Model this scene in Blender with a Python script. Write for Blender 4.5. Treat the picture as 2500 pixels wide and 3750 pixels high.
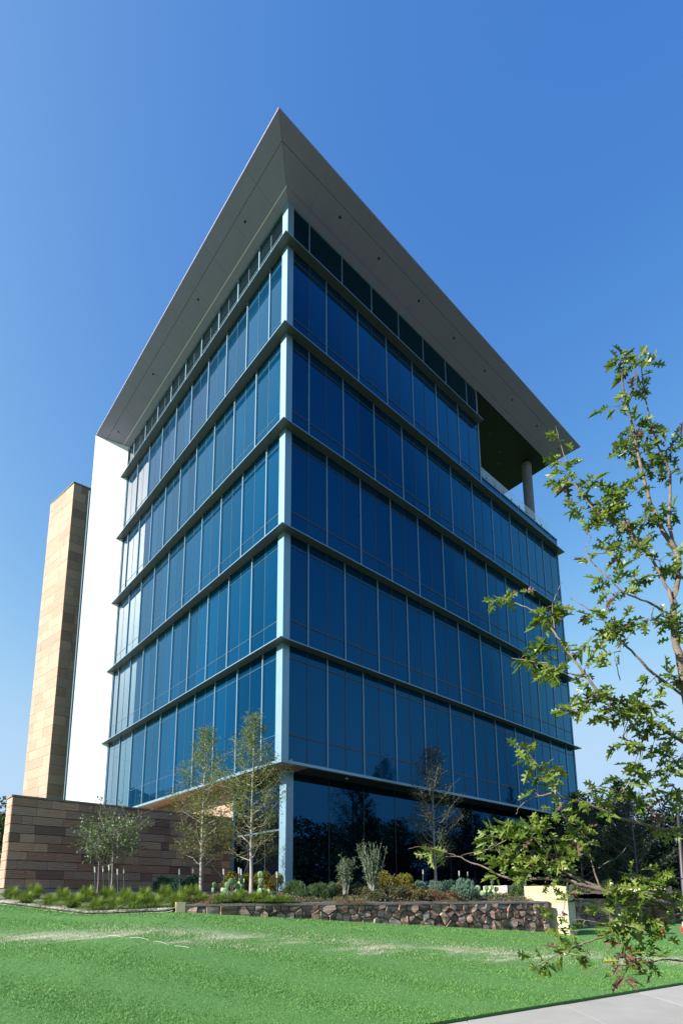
import bpy, math, random
import numpy as np
from mathutils import Vector, Matrix

for _o in list(bpy.data.objects):
    bpy.data.objects.remove(_o)
scene = bpy.context.scene
COL = scene.collection
R_ = math.radians

# ------------------------------------------------------------------ camera
CAM = np.array([-10.585, -14.743, -0.025])
YAW, PITCH, ROLL = 0.72382, 0.18066, -0.00584
FPX, PPX, PPY = 2045.155, 1231.8, 2923.9          # in pixels of a 2500 x 3750 frame
fw = np.array([math.sin(YAW)*math.cos(PITCH), math.cos(YAW)*math.cos(PITCH), math.sin(PITCH)])
r0 = np.array([math.cos(YAW), -math.sin(YAW), 0.0])
u0 = np.cross(r0, fw)
rr = r0*math.cos(ROLL) + u0*math.sin(ROLL)
uu = -r0*math.sin(ROLL) + u0*math.cos(ROLL)
cd = bpy.data.cameras.new('camera')
cam = bpy.data.objects.new('camera', cd)
COL.objects.link(cam)
cam.matrix_world = Matrix(((rr[0], uu[0], -fw[0], CAM[0]), (rr[1], uu[1], -fw[1], CAM[1]),
                           (rr[2], uu[2], -fw[2], CAM[2]), (0, 0, 0, 1)))
cd.sensor_fit = 'AUTO'
cd.sensor_width = 36.0
cd.lens = FPX*36.0/3750.0
cd.shift_x = (1250-PPX)/3750.0
cd.shift_y = (PPY-1875)/3750.0
cd.clip_start = 0.1
cd.clip_end = 6000
scene.camera = cam

# ------------------------------------------------------------------ sky, sun, exposure
SUN_AZ = 14.0      # degrees behind the plane of the right facade
SUN_EL = 31.0
to_sun = Vector((-math.cos(R_(SUN_AZ))*math.cos(R_(SUN_EL)), math.sin(R_(SUN_AZ))*math.cos(R_(SUN_EL)), math.sin(R_(SUN_EL))))
world = bpy.data.worlds.new('World')
scene.world = world
world.use_nodes = True
wn = world.node_tree.nodes
wl = world.node_tree.links
wn.clear()
sky = wn.new('ShaderNodeTexSky')
sky.sky_type = 'NISHITA'
sky.sun_disc = False
sky.sun_elevation = R_(SUN_EL)
sky.sun_rotation = math.atan2(to_sun.x, to_sun.y)
sky.altitude = 200
sky.air_density = 1.0
sky.dust_density = 2.2
sky.ozone_density = 3.0
# grade of the whole sky: deeper blue, paler haze (the same for every direction)
sep = wn.new('ShaderNodeSeparateColor')
hs = wn.new('ShaderNodeCombineColor')
for ch, (pw_, k_, lim_) in enumerate(((2.0, 0.66, 1.5), (1.35, 0.73, 2.2), (0.60, 1.33, 3.6))):
    c_ = wn.new('ShaderNodeMath'); c_.operation = 'SMOOTH_MIN'; c_.inputs[1].default_value = lim_; c_.inputs[2].default_value = lim_*0.45
    p_ = wn.new('ShaderNodeMath'); p_.operation = 'POWER'; p_.inputs[1].default_value = pw_
    q_ = wn.new('ShaderNodeMath'); q_.operation = 'MULTIPLY'; q_.inputs[1].default_value = k_
    wl.new(sep.outputs[ch], c_.inputs[0]); wl.new(c_.outputs[0], p_.inputs[0]); wl.new(p_.outputs[0], q_.inputs[0]); wl.new(q_.outputs[0], hs.inputs[ch])
bg = wn.new('ShaderNodeBackground')
bg.inputs['Strength'].default_value = 0.15
wo = wn.new('ShaderNodeOutputWorld')
wl.new(sky.outputs[0], sep.inputs[0])
wl.new(hs.outputs[0], bg.inputs[0])
wl.new(bg.outputs[0], wo.inputs[0])
sd = bpy.data.lights.new('sun', 'SUN')
sd.energy = 4.9
sd.angle = R_(0.53)
sd.color = (1.0, 0.955, 0.88)
sun = bpy.data.objects.new('sun', sd)
COL.objects.link(sun)
sun.rotation_euler = to_sun.to_track_quat('Z', 'Y').to_euler()
sun.location = (-40, 20, 40)
scene.view_settings.view_transform = 'Standard'
scene.view_settings.look = 'None'
scene.view_settings.gamma = 1.0
scene.view_settings.exposure = 1.15
scene.view_settings.use_curve_mapping = False
scene.render.engine = 'CYCLES'
scene.render.resolution_x = 682
scene.render.resolution_y = 1024

# ------------------------------------------------------------------ plan helpers
FH = np.array([math.sin(YAW), math.cos(YAW), 0.0])
RH = np.array([math.cos(YAW), -math.sin(YAW), 0.0])
def G(d, l, z=0.0):
    """plan point d metres ahead of the viewpoint and l metres to its right"""
    p = CAM + FH*d + RH*l
    return np.array([p[0], p[1], z])
def ray(q):
    return fw + rr*(q[0]-PPX)/FPX - uu*(q[1]-PPY)/FPX
def at(px, py, d):
    """point of the place seen at px, py, d metres ahead"""
    v = ray((px, py))
    return CAM + v*(d/(v@FH))
def on_z(px, py, z):
    v = ray((px, py))
    return CAM + v*((z-CAM[2])/v[2])
def dl(p):
    q = np.asarray(p, float)-CAM
    return float(q@FH), float(q@RH)

# ------------------------------------------------------------------ materials
MATS = {}
def _new(name):
    m = bpy.data.materials.new(name)
    m.use_nodes = True
    nt = m.node_tree
    b = nt.nodes.get('Principled BSDF')
    MATS[name] = m
    return m, nt, b
def _pos(nt, scale=None):
    g = nt.nodes.new('ShaderNodeNewGeometry')
    if scale is None:
        return g.outputs['Position']
    mp = nt.nodes.new('ShaderNodeMapping')
    mp.inputs['Scale'].default_value = scale
    nt.links.new(g.outputs['Position'], mp.inputs[0])
    return mp.outputs[0]
def _noise(nt, vec, scale, detail=4.0, rough=0.55):
    n = nt.nodes.new('ShaderNodeTexNoise')
    n.inputs['Scale'].default_value = scale
    n.inputs['Detail'].default_value = detail
    n.inputs['Roughness'].default_value = rough
    if vec is not None:
        nt.links.new(vec, n.inputs['Vector'])
    return n.outputs['Fac']
def _ramp(nt, fac, stops, interp='LINEAR'):
    r = nt.nodes.new('ShaderNodeValToRGB')
    r.color_ramp.interpolation = interp
    e = r.color_ramp.elements
    while len(e) > len(stops):
        e.remove(e[-1])
    while len(e) < len(stops):
        e.new(0.5)
    for i, (p, c) in enumerate(stops):
        e[i].position = p
        e[i].color = (c[0], c[1], c[2], 1)
    nt.links.new(fac, r.inputs[0])
    return r.outputs[0]
def _mix(nt, fac, a, b, mode='MIX'):
    m = nt.nodes.new('ShaderNodeMix')
    m.data_type = 'RGBA'
    m.blend_type = mode
    for sock, v in ((m.inputs['Factor'], fac), (m.inputs['A'] if False else m.inputs[6], a), (m.inputs[7], b)):
        if hasattr(v, 'is_output'):
            nt.links.new(v, sock)
        elif isinstance(v, (int, float)):
            sock.default_value = v
        else:
            sock.default_value = (v[0], v[1], v[2], 1)
    return m.outputs[2]
def _math(nt, op, a, b=None, clamp=False):
    m = nt.nodes.new('ShaderNodeMath')
    m.operation = op
    m.use_clamp = clamp
    for i, v in enumerate((a, b)):
        if v is None:
            continue
        if hasattr(v, 'is_output'):
            nt.links.new(v, m.inputs[i])
        else:
            m.inputs[i].default_value = v
    return m.outputs[0]
def _bump(nt, bsdf, h, strength, dist=0.02):
    b = nt.nodes.new('ShaderNodeBump')
    b.inputs['Strength'].default_value = strength
    b.inputs['Distance'].default_value = dist
    nt.links.new(h, b.inputs['Height'])
    nt.links.new(b.outputs[0], bsdf.inputs['Normal'])
def plain(name, col, rough=0.6, metal=0.0, var=0.12, scale=3.0, bump=0.0, bscale=40.0, stretch=None, spec=0.5):
    m, nt, b = _new(name)
    n = _noise(nt, _pos(nt, stretch), scale)
    c = np.array(col)
    nt.links.new(_ramp(nt, n, [(0.3, c*(1-var)), (0.7, np.minimum(c*(1+var), 0.95))]), b.inputs['Base Color'])
    b.inputs['Roughness'].default_value = rough
    b.inputs['Metallic'].default_value = metal
    b.inputs['Specular IOR Level'].default_value = spec
    if bump:
        _bump(nt, b, _noise(nt, _pos(nt), bscale), bump)
    return m
def glass_mat(name, ior, tint, base=(0.004, 0.009, 0.014)):
    """coated vision glass: a dark body and a tinted mirror that grows towards grazing angles"""
    m, nt, b = _new(name)
    oi = nt.nodes.new('ShaderNodeObjectInfo')
    nt.links.new(_ramp(nt, oi.outputs['Random'], [(0.0, np.array(base)*0.75), (1.0, np.array(base)*1.25)]), b.inputs['Base Color'])
    b.inputs['Roughness'].default_value = 0.5
    b.inputs['Specular IOR Level'].default_value = 0.0
    gl = nt.nodes.new('ShaderNodeBsdfGlossy')
    lw = nt.nodes.new('ShaderNodeLayerWeight')
    lw.inputs[0].default_value = 0.5
    t_ = np.array(tint)
    nt.links.new(_ramp(nt, lw.outputs['Facing'], [(0.25, t_*np.array((0.10, 0.40, 0.75))), (0.50, t_*np.array((0.06, 0.28, 0.54))), (0.585, t_*np.array((0.24, 0.72, 1.0))), (0.65, t_*np.array((0.62, 0.90, 1.0))), (0.72, (1.0, 1.0, 1.0))]), gl.inputs['Color'])
    gl.inputs['Roughness'].default_value = 0.012
    fr = nt.nodes.new('ShaderNodeFresnel')
    fr.inputs['IOR'].default_value = ior
    bp = nt.nodes.new('ShaderNodeBump')
    bp.inputs['Strength'].default_value = 0.10
    bp.inputs['Distance'].default_value = 0.02
    nt.links.new(_noise(nt, _pos(nt), 0.55, 1.0), bp.inputs['Height'])
    nt.links.new(bp.outputs[0], gl.inputs['Normal'])
    mx = nt.nodes.new('ShaderNodeMixShader')
    nt.links.new(fr.outputs[0], mx.inputs[0])
    nt.links.new(b.outputs[0], mx.inputs[1])
    nt.links.new(gl.outputs[0], mx.inputs[2])
    nt.links.new(mx.outputs[0], nt.nodes['Material Output'].inputs[0])
    return m
def stone_mat(name, stops, band=9.0, bump=0.35, rough=0.85, pervar=0.35):
    """bedded sandstone: bands that wander, tone of its own for each block"""
    m, nt, b = _new(name)
    oi = nt.nodes.new('ShaderNodeObjectInfo')
    mp = nt.nodes.new('ShaderNodeMapping')
    g = nt.nodes.new('ShaderNodeNewGeometry')
    nt.links.new(g.outputs['Position'], mp.inputs[0])
    cx = nt.nodes.new('ShaderNodeCombineXYZ')
    nt.links.new(_math(nt, 'MULTIPLY', oi.outputs['Random'], 37.0), cx.inputs[0])
    nt.links.new(_math(nt, 'MULTIPLY', oi.outputs['Random'], 91.0), cx.inputs[2])
    nt.links.new(cx.outputs[0], mp.inputs['Location'])
    rx = nt.nodes.new('ShaderNodeCombineXYZ')
    nt.links.new(_math(nt, 'MULTIPLY', _math(nt, 'SUBTRACT', oi.outputs['Random'], 0.5), 0.9), rx.inputs[1])
    nt.links.new(rx.outputs[0], mp.inputs['Rotation'])
    mp.inputs['Scale'].default_value = (0.5, 0.5, 2.2)
    w = nt.nodes.new('ShaderNodeTexWave')
    w.wave_type = 'BANDS'
    w.bands_direction = 'Z'
    w.inputs['Scale'].default_value = band*0.25
    w.inputs['Distortion'].default_value = 6.0
    w.inputs['Detail'].default_value = 4.0
    w.inputs['Detail Scale'].default_value = 1.2
    nt.links.new(mp.outputs[0], w.inputs['Vector'])
    n = _noise(nt, mp.outputs[0], 3.0, 6.0, 0.65)
    f = _math(nt, 'ADD', _math(nt, 'MULTIPLY', w.outputs['Fac'], 0.42), _math(nt, 'MULTIPLY', n, 0.58))
    c1 = _ramp(nt, f, stops)
    tone = _ramp(nt, _math(nt, 'FRACT', _math(nt, 'MULTIPLY', oi.outputs['Random'], 7.31)),
                 [(0.0, (1-pervar, 1-pervar*1.05, 1-pervar*1.0)), (0.25, (1-pervar*0.2, 1-pervar*0.45, 1-pervar*0.55)), (0.5, (1-pervar*0.3, 1-pervar*0.2, 1.0)), (0.75, (1+pervar*0.5, 1+pervar*0.4, 1+pervar*0.25)), (1.0, (1-pervar*0.6, 1-pervar*0.8, 1-pervar*0.8))])
    c2 = _mix(nt, 1.0, c1, tone, 'MULTIPLY')
    nt.links.new(c2, b.inputs['Base Color'])
    b.inputs['Roughness'].default_value = rough
    _bump(nt, b, _noise(nt, _pos(nt), 26.0, 6.0, 0.7), bump, 0.02)
    return m
def leaf_mat(name, c1, c2, trans=0.35, rough=0.5, c3=None):
    """foliage: light passes through; each leaf its own tone"""
    m, nt, b = _new(name)
    g = nt.nodes.new('ShaderNodeNewGeometry')
    oi = nt.nodes.new('ShaderNodeObjectInfo')
    rnd = _math(nt, 'FRACT', _math(nt, 'ADD', g.outputs['Random Per Island'], _math(nt, 'MULTIPLY', oi.outputs['Random'], 5.7)))
    stops = [(0.0, c1), (1.0, c2)] if c3 is None else [(0.0, c1), (0.6, c2), (1.0, c3)]
    col = _ramp(nt, rnd, stops)
    nt.links.new(col, b.inputs['Base Color'])
    b.inputs['Roughness'].default_value = rough
    tr = nt.nodes.new('ShaderNodeBsdfTranslucent')
    nt.links.new(_mix(nt, 1.0, col, (1.15, 1.2, 0.6), 'MULTIPLY'), tr.inputs[0])
    mx = nt.nodes.new('ShaderNodeMixShader')
    mx.inputs[0].default_value = trans
    nt.links.new(b.outputs[0], mx.inputs[1])
    nt.links.new(tr.outputs[0], mx.inputs[2])
    nt.links.new(mx.outputs[0], nt.nodes['Material Output'].inputs[0])
    return m

glass_mat('glass', 2.1, (0.85, 0.97, 1.0), (0.001, 0.028, 0.070))
glass_mat('glass_clerestory', 1.5, (0.6, 0.9, 1.0), (0.004, 0.010, 0.014))
glass_mat('glass_ground', 2.1, (0.6, 0.9, 1.0), (0.002, 0.003, 0.004))
plain('aluminium', (0.21, 0.335, 0.415), 0.38, 0.35, 0.05, 1.2)
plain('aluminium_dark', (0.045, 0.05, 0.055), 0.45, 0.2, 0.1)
plain('fin_metal', (0.10, 0.108, 0.112), 0.42, 0.25, 0.06, 1.0)
plain('nosing_metal', (0.20, 0.32, 0.41), 0.35, 0.4, 0.05, 1.0)
plain('joint_metal', (0.12, 0.19, 0.25), 0.4, 0.3, 0.05)
plain('soffit_paint', (0.28, 0.245, 0.375), 0.62, 0.0, 0.05, 0.7)
plain('soffit_strip', (0.80, 0.80, 0.78), 0.5, 0.0, 0.03)
plain('joint_dark', (0.10, 0.10, 0.10), 0.8)
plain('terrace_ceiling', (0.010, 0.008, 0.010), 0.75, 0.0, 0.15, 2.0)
plain('white_panel', (0.90, 0.90, 0.89), 0.5, 0.0, 0.02, 0.8, 0.03, 5.0)
plain('white_joint', (0.3, 0.3, 0.3), 0.8)
plain('wood_soffit', (0.34, 0.20, 0.14), 0.6, 0.0, 0.2, 2.0, stretch=(6, 0.6, 1))
plain('concrete', (0.42, 0.42, 0.40), 0.85, 0.0, 0.15, 2.0, 0.2, 30.0)
plain('concrete_dark', (0.20, 0.21, 0.21), 0.9, 0.0, 0.2, 3.0, 0.25, 30.0)
plain('roof_membrane', (0.35, 0.35, 0.35), 0.9)
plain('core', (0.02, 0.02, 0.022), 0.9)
plain('lamp_dark', (0.02, 0.02, 0.02), 0.5)
plain('lamp_lens', (0.55, 0.55, 0.52), 0.3)
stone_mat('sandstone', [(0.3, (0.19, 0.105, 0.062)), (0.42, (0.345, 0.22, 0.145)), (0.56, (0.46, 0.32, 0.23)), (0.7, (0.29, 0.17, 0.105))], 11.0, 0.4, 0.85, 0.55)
stone_mat('sandstone_tower_shade', [(0.25, (0.25, 0.155, 0.095)), (0.42, (0.38, 0.27, 0.18)), (0.58, (0.44, 0.335, 0.24)), (0.75, (0.32, 0.205, 0.13))], 9.0, 0.4, 0.85, 0.35)  # tower stone for the right face, its shade put into the colour
stone_mat('sandstone_sunlit', [(0.25, (0.35, 0.20, 0.125)), (0.45, (0.43, 0.285, 0.205)), (0.65, (0.47, 0.345, 0.27)), (0.8, (0.38, 0.23, 0.15))], 7.0, 0.3, 0.85, 0.2)  # paler sandstone tint with sunlight put into it, for sunlit faces
stone_mat('limestone', [(0.25, (0.42, 0.34, 0.19)), (0.5, (0.50, 0.42, 0.26)), (0.75, (0.58, 0.52, 0.37))], 0.5, 0.6, 0.9, 0.10)
stone_mat('fieldstone', [(0.2, (0.12, 0.075, 0.055)), (0.4, (0.24, 0.165, 0.125)), (0.6, (0.37, 0.285, 0.235)), (0.8, (0.21, 0.15, 0.12))], 3.0, 0.9, 0.9, 0.6)
plain('mortar', (0.14, 0.135, 0.12), 0.95, 0.0, 0.2, 6.0, 0.4, 40.0)
plain('cap_stone', (0.20, 0.175, 0.145), 0.9, 0.0, 0.3, 2.5, 0.5, 25.0)
plain('bark_pale', (0.30, 0.27, 0.235), 0.9, 0.0, 0.3, 9.0, 0.4, 40.0, stretch=(4, 4, 0.8))
plain('bark_grey', (0.20, 0.18, 0.16), 0.9, 0.0, 0.3, 9.0, 0.4, 40.0)
plain('bark_oak', (0.15, 0.115, 0.09), 0.9, 0.0, 0.35, 14.0, 0.5, 60.0)
plain('stem_silver', (0.27, 0.265, 0.24), 0.85, 0.0, 0.2, 12.0)
plain('stake_steel', (0.03, 0.05, 0.05), 0.6)
plain('stake_cap', (0.42, 0.44, 0.38), 0.6)
plain('red_paint', (0.55, 0.02, 0.015), 0.4)
plain('brass', (0.5, 0.33, 0.12), 0.35, 0.8)
plain('pole_paint', (0.05, 0.045, 0.05), 0.5)
plain('string_white', (0.75, 0.75, 0.70), 0.7)
plain('pvc', (0.30, 0.30, 0.29), 0.6)
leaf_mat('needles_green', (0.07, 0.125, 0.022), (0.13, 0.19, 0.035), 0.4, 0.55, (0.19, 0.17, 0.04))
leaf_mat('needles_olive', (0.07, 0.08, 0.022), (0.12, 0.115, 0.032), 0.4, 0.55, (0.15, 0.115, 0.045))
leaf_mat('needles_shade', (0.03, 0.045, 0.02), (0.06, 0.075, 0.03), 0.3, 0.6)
leaf_mat('leaf_small_tree', (0.05, 0.10, 0.022), (0.11, 0.18, 0.045), 0.3, 0.45)
leaf_mat('leaf_oak', (0.06, 0.115, 0.016), (0.12, 0.19, 0.026), 0.45, 0.36, (0.20, 0.25, 0.05))
leaf_mat('leaf_oak_bright', (0.16, 0.23, 0.04), (0.26, 0.31, 0.08), 0.45, 0.36)
leaf_mat('leaf_oak_brown', (0.10, 0.05, 0.035), (0.17, 0.10, 0.065), 0.3, 0.6)
leaf_mat('leaf_dark', (0.012, 0.028, 0.012), (0.03, 0.055, 0.02), 0.25, 0.6)
leaf_mat('leaf_feather', (0.03, 0.05, 0.025), (0.055, 0.075, 0.035), 0.3, 0.6)
leaf_mat('leaf_bush', (0.03, 0.075, 0.02), (0.07, 0.125, 0.035), 0.3, 0.5)
leaf_mat('leaf_yellow', (0.10, 0.10, 0.012), (0.20, 0.17, 0.018), 0.35, 0.5, (0.26, 0.21, 0.02))
leaf_mat('leaf_sage', (0.07, 0.145, 0.10), (0.14, 0.23, 0.165), 0.25, 0.7)
leaf_mat('leaf_teal', (0.02, 0.075, 0.045), (0.05, 0.12, 0.075), 0.25, 0.6)
leaf_mat('leaf_brown', (0.08, 0.05, 0.03), (0.17, 0.11, 0.06), 0.3, 0.7, (0.26, 0.17, 0.10))
leaf_mat('leaf_mixed', (0.035, 0.06, 0.02), (0.09, 0.10, 0.035), 0.3, 0.6, (0.16, 0.10, 0.05))
leaf_mat('flower_orange', (0.55, 0.16, 0.02), (0.6, 0.25, 0.03), 0.3, 0.6)
leaf_mat('blade_clump', (0.07, 0.13, 0.018), (0.16, 0.24, 0.04), 0.45, 0.5, (0.28, 0.33, 0.11))
leaf_mat('blade_straw', (0.20, 0.15, 0.08), (0.34, 0.25, 0.15), 0.3, 0.7)
plain('cactus', (0.12, 0.20, 0.085), 0.5, 0.0, 0.2, 8.0)
plain('soil', (0.085, 0.06, 0.045), 0.95, 0.0, 0.4, 8.0, 0.6, 25.0)
plain('gravel_bed', (0.36, 0.35, 0.31), 0.95, 0.0, 0.4, 30.0, 0.8, 60.0)
plain('pebble', (0.48, 0.46, 0.41), 0.9, 0.0, 0.35, 25.0)
plain('asphalt', (0.05, 0.05, 0.052), 0.9, 0.0, 0.25, 20.0, 0.3, 80.0)
plain('litter', (0.045, 0.038, 0.025), 0.95, 0.0, 0.4, 3.0, 0.5, 20.0)
plain('stucco_beige', (0.72, 0.66, 0.56), 0.9, 0.0, 0.1, 1.0)
plain('panel_brown', (0.16, 0.08, 0.07), 0.7)

def lawn_mask(nt):
    """1 where the turf is dry and bleached: a worn strip across the lawn, broken up"""
    g = nt.nodes.new('ShaderNodeNewGeometry')
    sx = nt.nodes.new('ShaderNodeSeparateXYZ')
    nt.links.new(g.outputs['Position'], sx.inputs[0])
    def lin(a, b, c):
        return _math(nt, 'ADD', _math(nt, 'ADD', _math(nt, 'MULTIPLY', sx.outputs[0], a), _math(nt, 'MULTIPLY', sx.outputs[1], b)), c)
    # d - 0.27*l along the lawn
    k = 0.27
    a = FH[0]-k*RH[0]; b_ = FH[1]-k*RH[1]
    c0 = -(CAM[0]*a + CAM[1]*b_)
    s = lin(a, b_, c0)
    mp = nt.nodes.new('ShaderNodeMapping')
    mp.inputs['Rotation'].default_value = (0, 0, YAW-0.25)
    mp.inputs['Scale'].default_value = (0.5, 2.6, 1.0)
    nt.links.new(g.outputs['Position'], mp.inputs[0])
    nn = _noise(nt, mp.outputs[0], 1.1, 5.0, 0.62)
    dist = _math(nt, 'ABSOLUTE', _math(nt, 'SUBTRACT', _math(nt, 'ADD', s, _math(nt, 'MULTIPLY', _math(nt, 'SUBTRACT', nn, 0.5), 1.6)), 11.35))
    band = _math(nt, 'SUBTRACT', 1.0, _math(nt, 'DIVIDE', dist, 1.1), True)
    f = _math(nt, 'MULTIPLY', band, _math(nt, 'MULTIPLY', _math(nt, 'SUBTRACT', nn, 0.30, True), 3.0), True)
    return f, nn
def make_lawn_mats():
    m, nt, b = _new('turf')
    f, nn = lawn_mask(nt)
    fine = _noise(nt, _pos(nt), 55.0, 6.0, 0.7)
    big = _noise(nt, _pos(nt, (0.6, 0.6, 0.6)), 1.2, 3.0)
    green = _mix(nt, big, _ramp(nt, fine, [(0.3, (0.04, 0.13, 0.025)), (0.7, (0.085, 0.225, 0.045))]),
                 _ramp(nt, fine, [(0.3, (0.05, 0.14, 0.03)), (0.7, (0.11, 0.25, 0.055))]))
    dry = _ramp(nt, fine, [(0.3, (0.32, 0.28, 0.20)), (0.7, (0.58, 0.53, 0.43))])
    f = _math(nt, 'MULTIPLY', _math(nt, 'SUBTRACT', _math(nt, 'ADD', f, fine), 0.9, True), 1.6, True)
    nt.links.new(_mix(nt, f, green, dry), b.inputs['Base Color'])
    b.inputs['Roughness'].default_value = 0.9
    _bump(nt, b, fine, 0.7, 0.03)
    m, nt, b = _new('turf_blade')
    f, nn = lawn_mask(nt)
    g = nt.nodes.new('ShaderNodeNewGeometry')
    big = _noise(nt, _pos(nt), 0.8, 3.0)
    r2 = _math(nt, 'ADD', _math(nt, 'MULTIPLY', g.outputs['Random Per Island'], 0.5), _math(nt, 'MULTIPLY', _noise(nt, _pos(nt, (1, 1, 1)), 2.6, 5.0, 0.6), 0.5))
    green = _ramp(nt, r2, [(0.2, (0.055, 0.17, 0.03)), (0.5, (0.12, 0.285, 0.055)), (0.8, (0.25, 0.41, 0.11))])
    dry = _ramp(nt, g.outputs['Random Per Island'], [(0.1, (0.38, 0.34, 0.23)), (0.6, (0.60, 0.56, 0.45)), (0.95, (0.20, 0.26, 0.10))])
    rnd = _math(nt, 'FRACT', _math(nt, 'MULTIPLY', g.outputs['Random Per Island'], 13.7))
    f = _math(nt, 'GREATER_THAN', f, _math(nt, 'ADD', _math(nt, 'MULTIPLY', rnd, 1.1), 0.05))
    col = _mix(nt, f, green, dry)
    nt.links.new(col, b.inputs['Base Color'])
    b.inputs['Roughness'].default_value = 0.6
    tr = nt.nodes.new('ShaderNodeBsdfTranslucent')
    nt.links.new(col, tr.inputs[0])
    mx = nt.nodes.new('ShaderNodeMixShader')
    mx.inputs[0].default_value = 0.35
    nt.links.new(b.outputs[0], mx.inputs[1])
    nt.links.new(tr.outputs[0], mx.inputs[2])
    nt.links.new(mx.outputs[0], nt.nodes['Material Output'].inputs[0])
make_lawn_mats()
def make_walk():
    m, nt, b = _new('walk_concrete')
    n1 = _noise(nt, _pos(nt), 1.6, 6.0, 0.6)
    n2 = _noise(nt, _pos(nt), 60.0, 4.0, 0.7)
    oi = nt.nodes.new('ShaderNodeObjectInfo')
    f = _math(nt, 'ADD', _math(nt, 'MULTIPLY', n1, 0.6), _math(nt, 'MULTIPLY', n2, 0.4))
    f = _math(nt, 'ADD', f, _math(nt, 'MULTIPLY', _math(nt, 'SUBTRACT', oi.outputs['Random'], 0.5), 0.16))
    nt.links.new(_ramp(nt, f, [(0.25, (0.25, 0.235, 0.215)), (0.75, (0.35, 0.33, 0.31))]), b.inputs['Base Color'])
    b.inputs['Roughness'].default_value = 0.9
    _bump(nt, b, n2, 0.25, 0.01)
make_walk()

# ------------------------------------------------------------------ mesh helpers
LOC = {}
def thing(name, label, cat, loc=(0, 0, 0), group=None):
    o = bpy.data.objects.new(name, None)
    COL.objects.link(o)
    o.location = loc
    o.empty_display_size = 0.3
    LOC[o.name] = np.array(loc, float)
    o['label'] = label
    o['category'] = cat
    if group:
        o['group'] = group
    return o
def tag(o, label=None, cat=None, group=None, kind=None):
    for k, v in (('label', label), ('category', cat), ('group', group), ('kind', kind)):
        if v:
            o[k] = v
    return o
def fast_mesh(name, verts, faces, mat=None, smooth=False, mat_idx=None):
    """faces: list of equal-length index arrays (k,n) or a single (n,k) array"""
    me = bpy.data.meshes.new(name)
    verts = np.asarray(verts, np.float32)
    if isinstance(faces, np.ndarray):
        faces = [faces]
    faces = [np.asarray(f, np.int32) for f in faces if len(f)]
    nl = sum(f.size for f in faces)
    npoly = sum(len(f) for f in faces)
    me.vertices.add(len(verts))
    me.vertices.foreach_set('co', verts.ravel())
    me.loops.add(nl)
    me.loops.foreach_set('vertex_index', np.concatenate([f.ravel() for f in faces]))
    me.polygons.add(npoly)
    tot = np.concatenate([np.full(len(f), f.shape[1], np.int32) for f in faces])
    me.polygons.foreach_set('loop_start', np.concatenate([[0], np.cumsum(tot)[:-1]]).astype(np.int32))
    me.polygons.foreach_set('loop_total', tot)
    me.polygons.foreach_set('use_smooth', np.full(npoly, bool(smooth)))
    if mat is not None:
        for mm in (mat if isinstance(mat, (list, tuple)) else [mat]):
            me.materials.append(MATS[mm])
        if mat_idx is not None:
            me.polygons.foreach_set('material_index', np.asarray(mat_idx, np.int32))
    me.update(calc_edges=True)
    me.validate()
    return me
def link(name, me, parent=None, loc=(0, 0, 0), rot=None, scale=None):
    """world placement; parents are never rotated or scaled"""
    o = bpy.data.objects.new(name, me)
    COL.objects.link(o)
    loc = np.array(loc, float)
    LOC[o.name] = loc
    if parent is not None:
        o.parent = parent
        loc = loc - LOC[parent.name]
    o.location = loc
    if rot is not None:
        o.rotation_euler = rot
    if scale is not None:
        o.scale = scale
    return o
CUBE_V = np.array([(x, y, z) for x in (-.5, .5) for y in (-.5, .5) for z in (-.5, .5)], float)
CUBE_F = np.array([(0, 1, 3, 2), (4, 6, 7, 5), (0, 4, 5, 1), (2, 3, 7, 6), (0, 2, 6, 4), (1, 5, 7, 3)])
CUBES = {}
def box(name, mat, x0, x1, y0, y1, z0, z1, parent=None):
    if mat not in CUBES:
        CUBES[mat] = fast_mesh('block_'+mat, CUBE_V, CUBE_F, mat)
    return link(name, CUBES[mat], parent, ((x0+x1)/2, (y0+y1)/2, (z0+z1)/2), None, (x1-x0, y1-y0, z1-z0))
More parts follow.
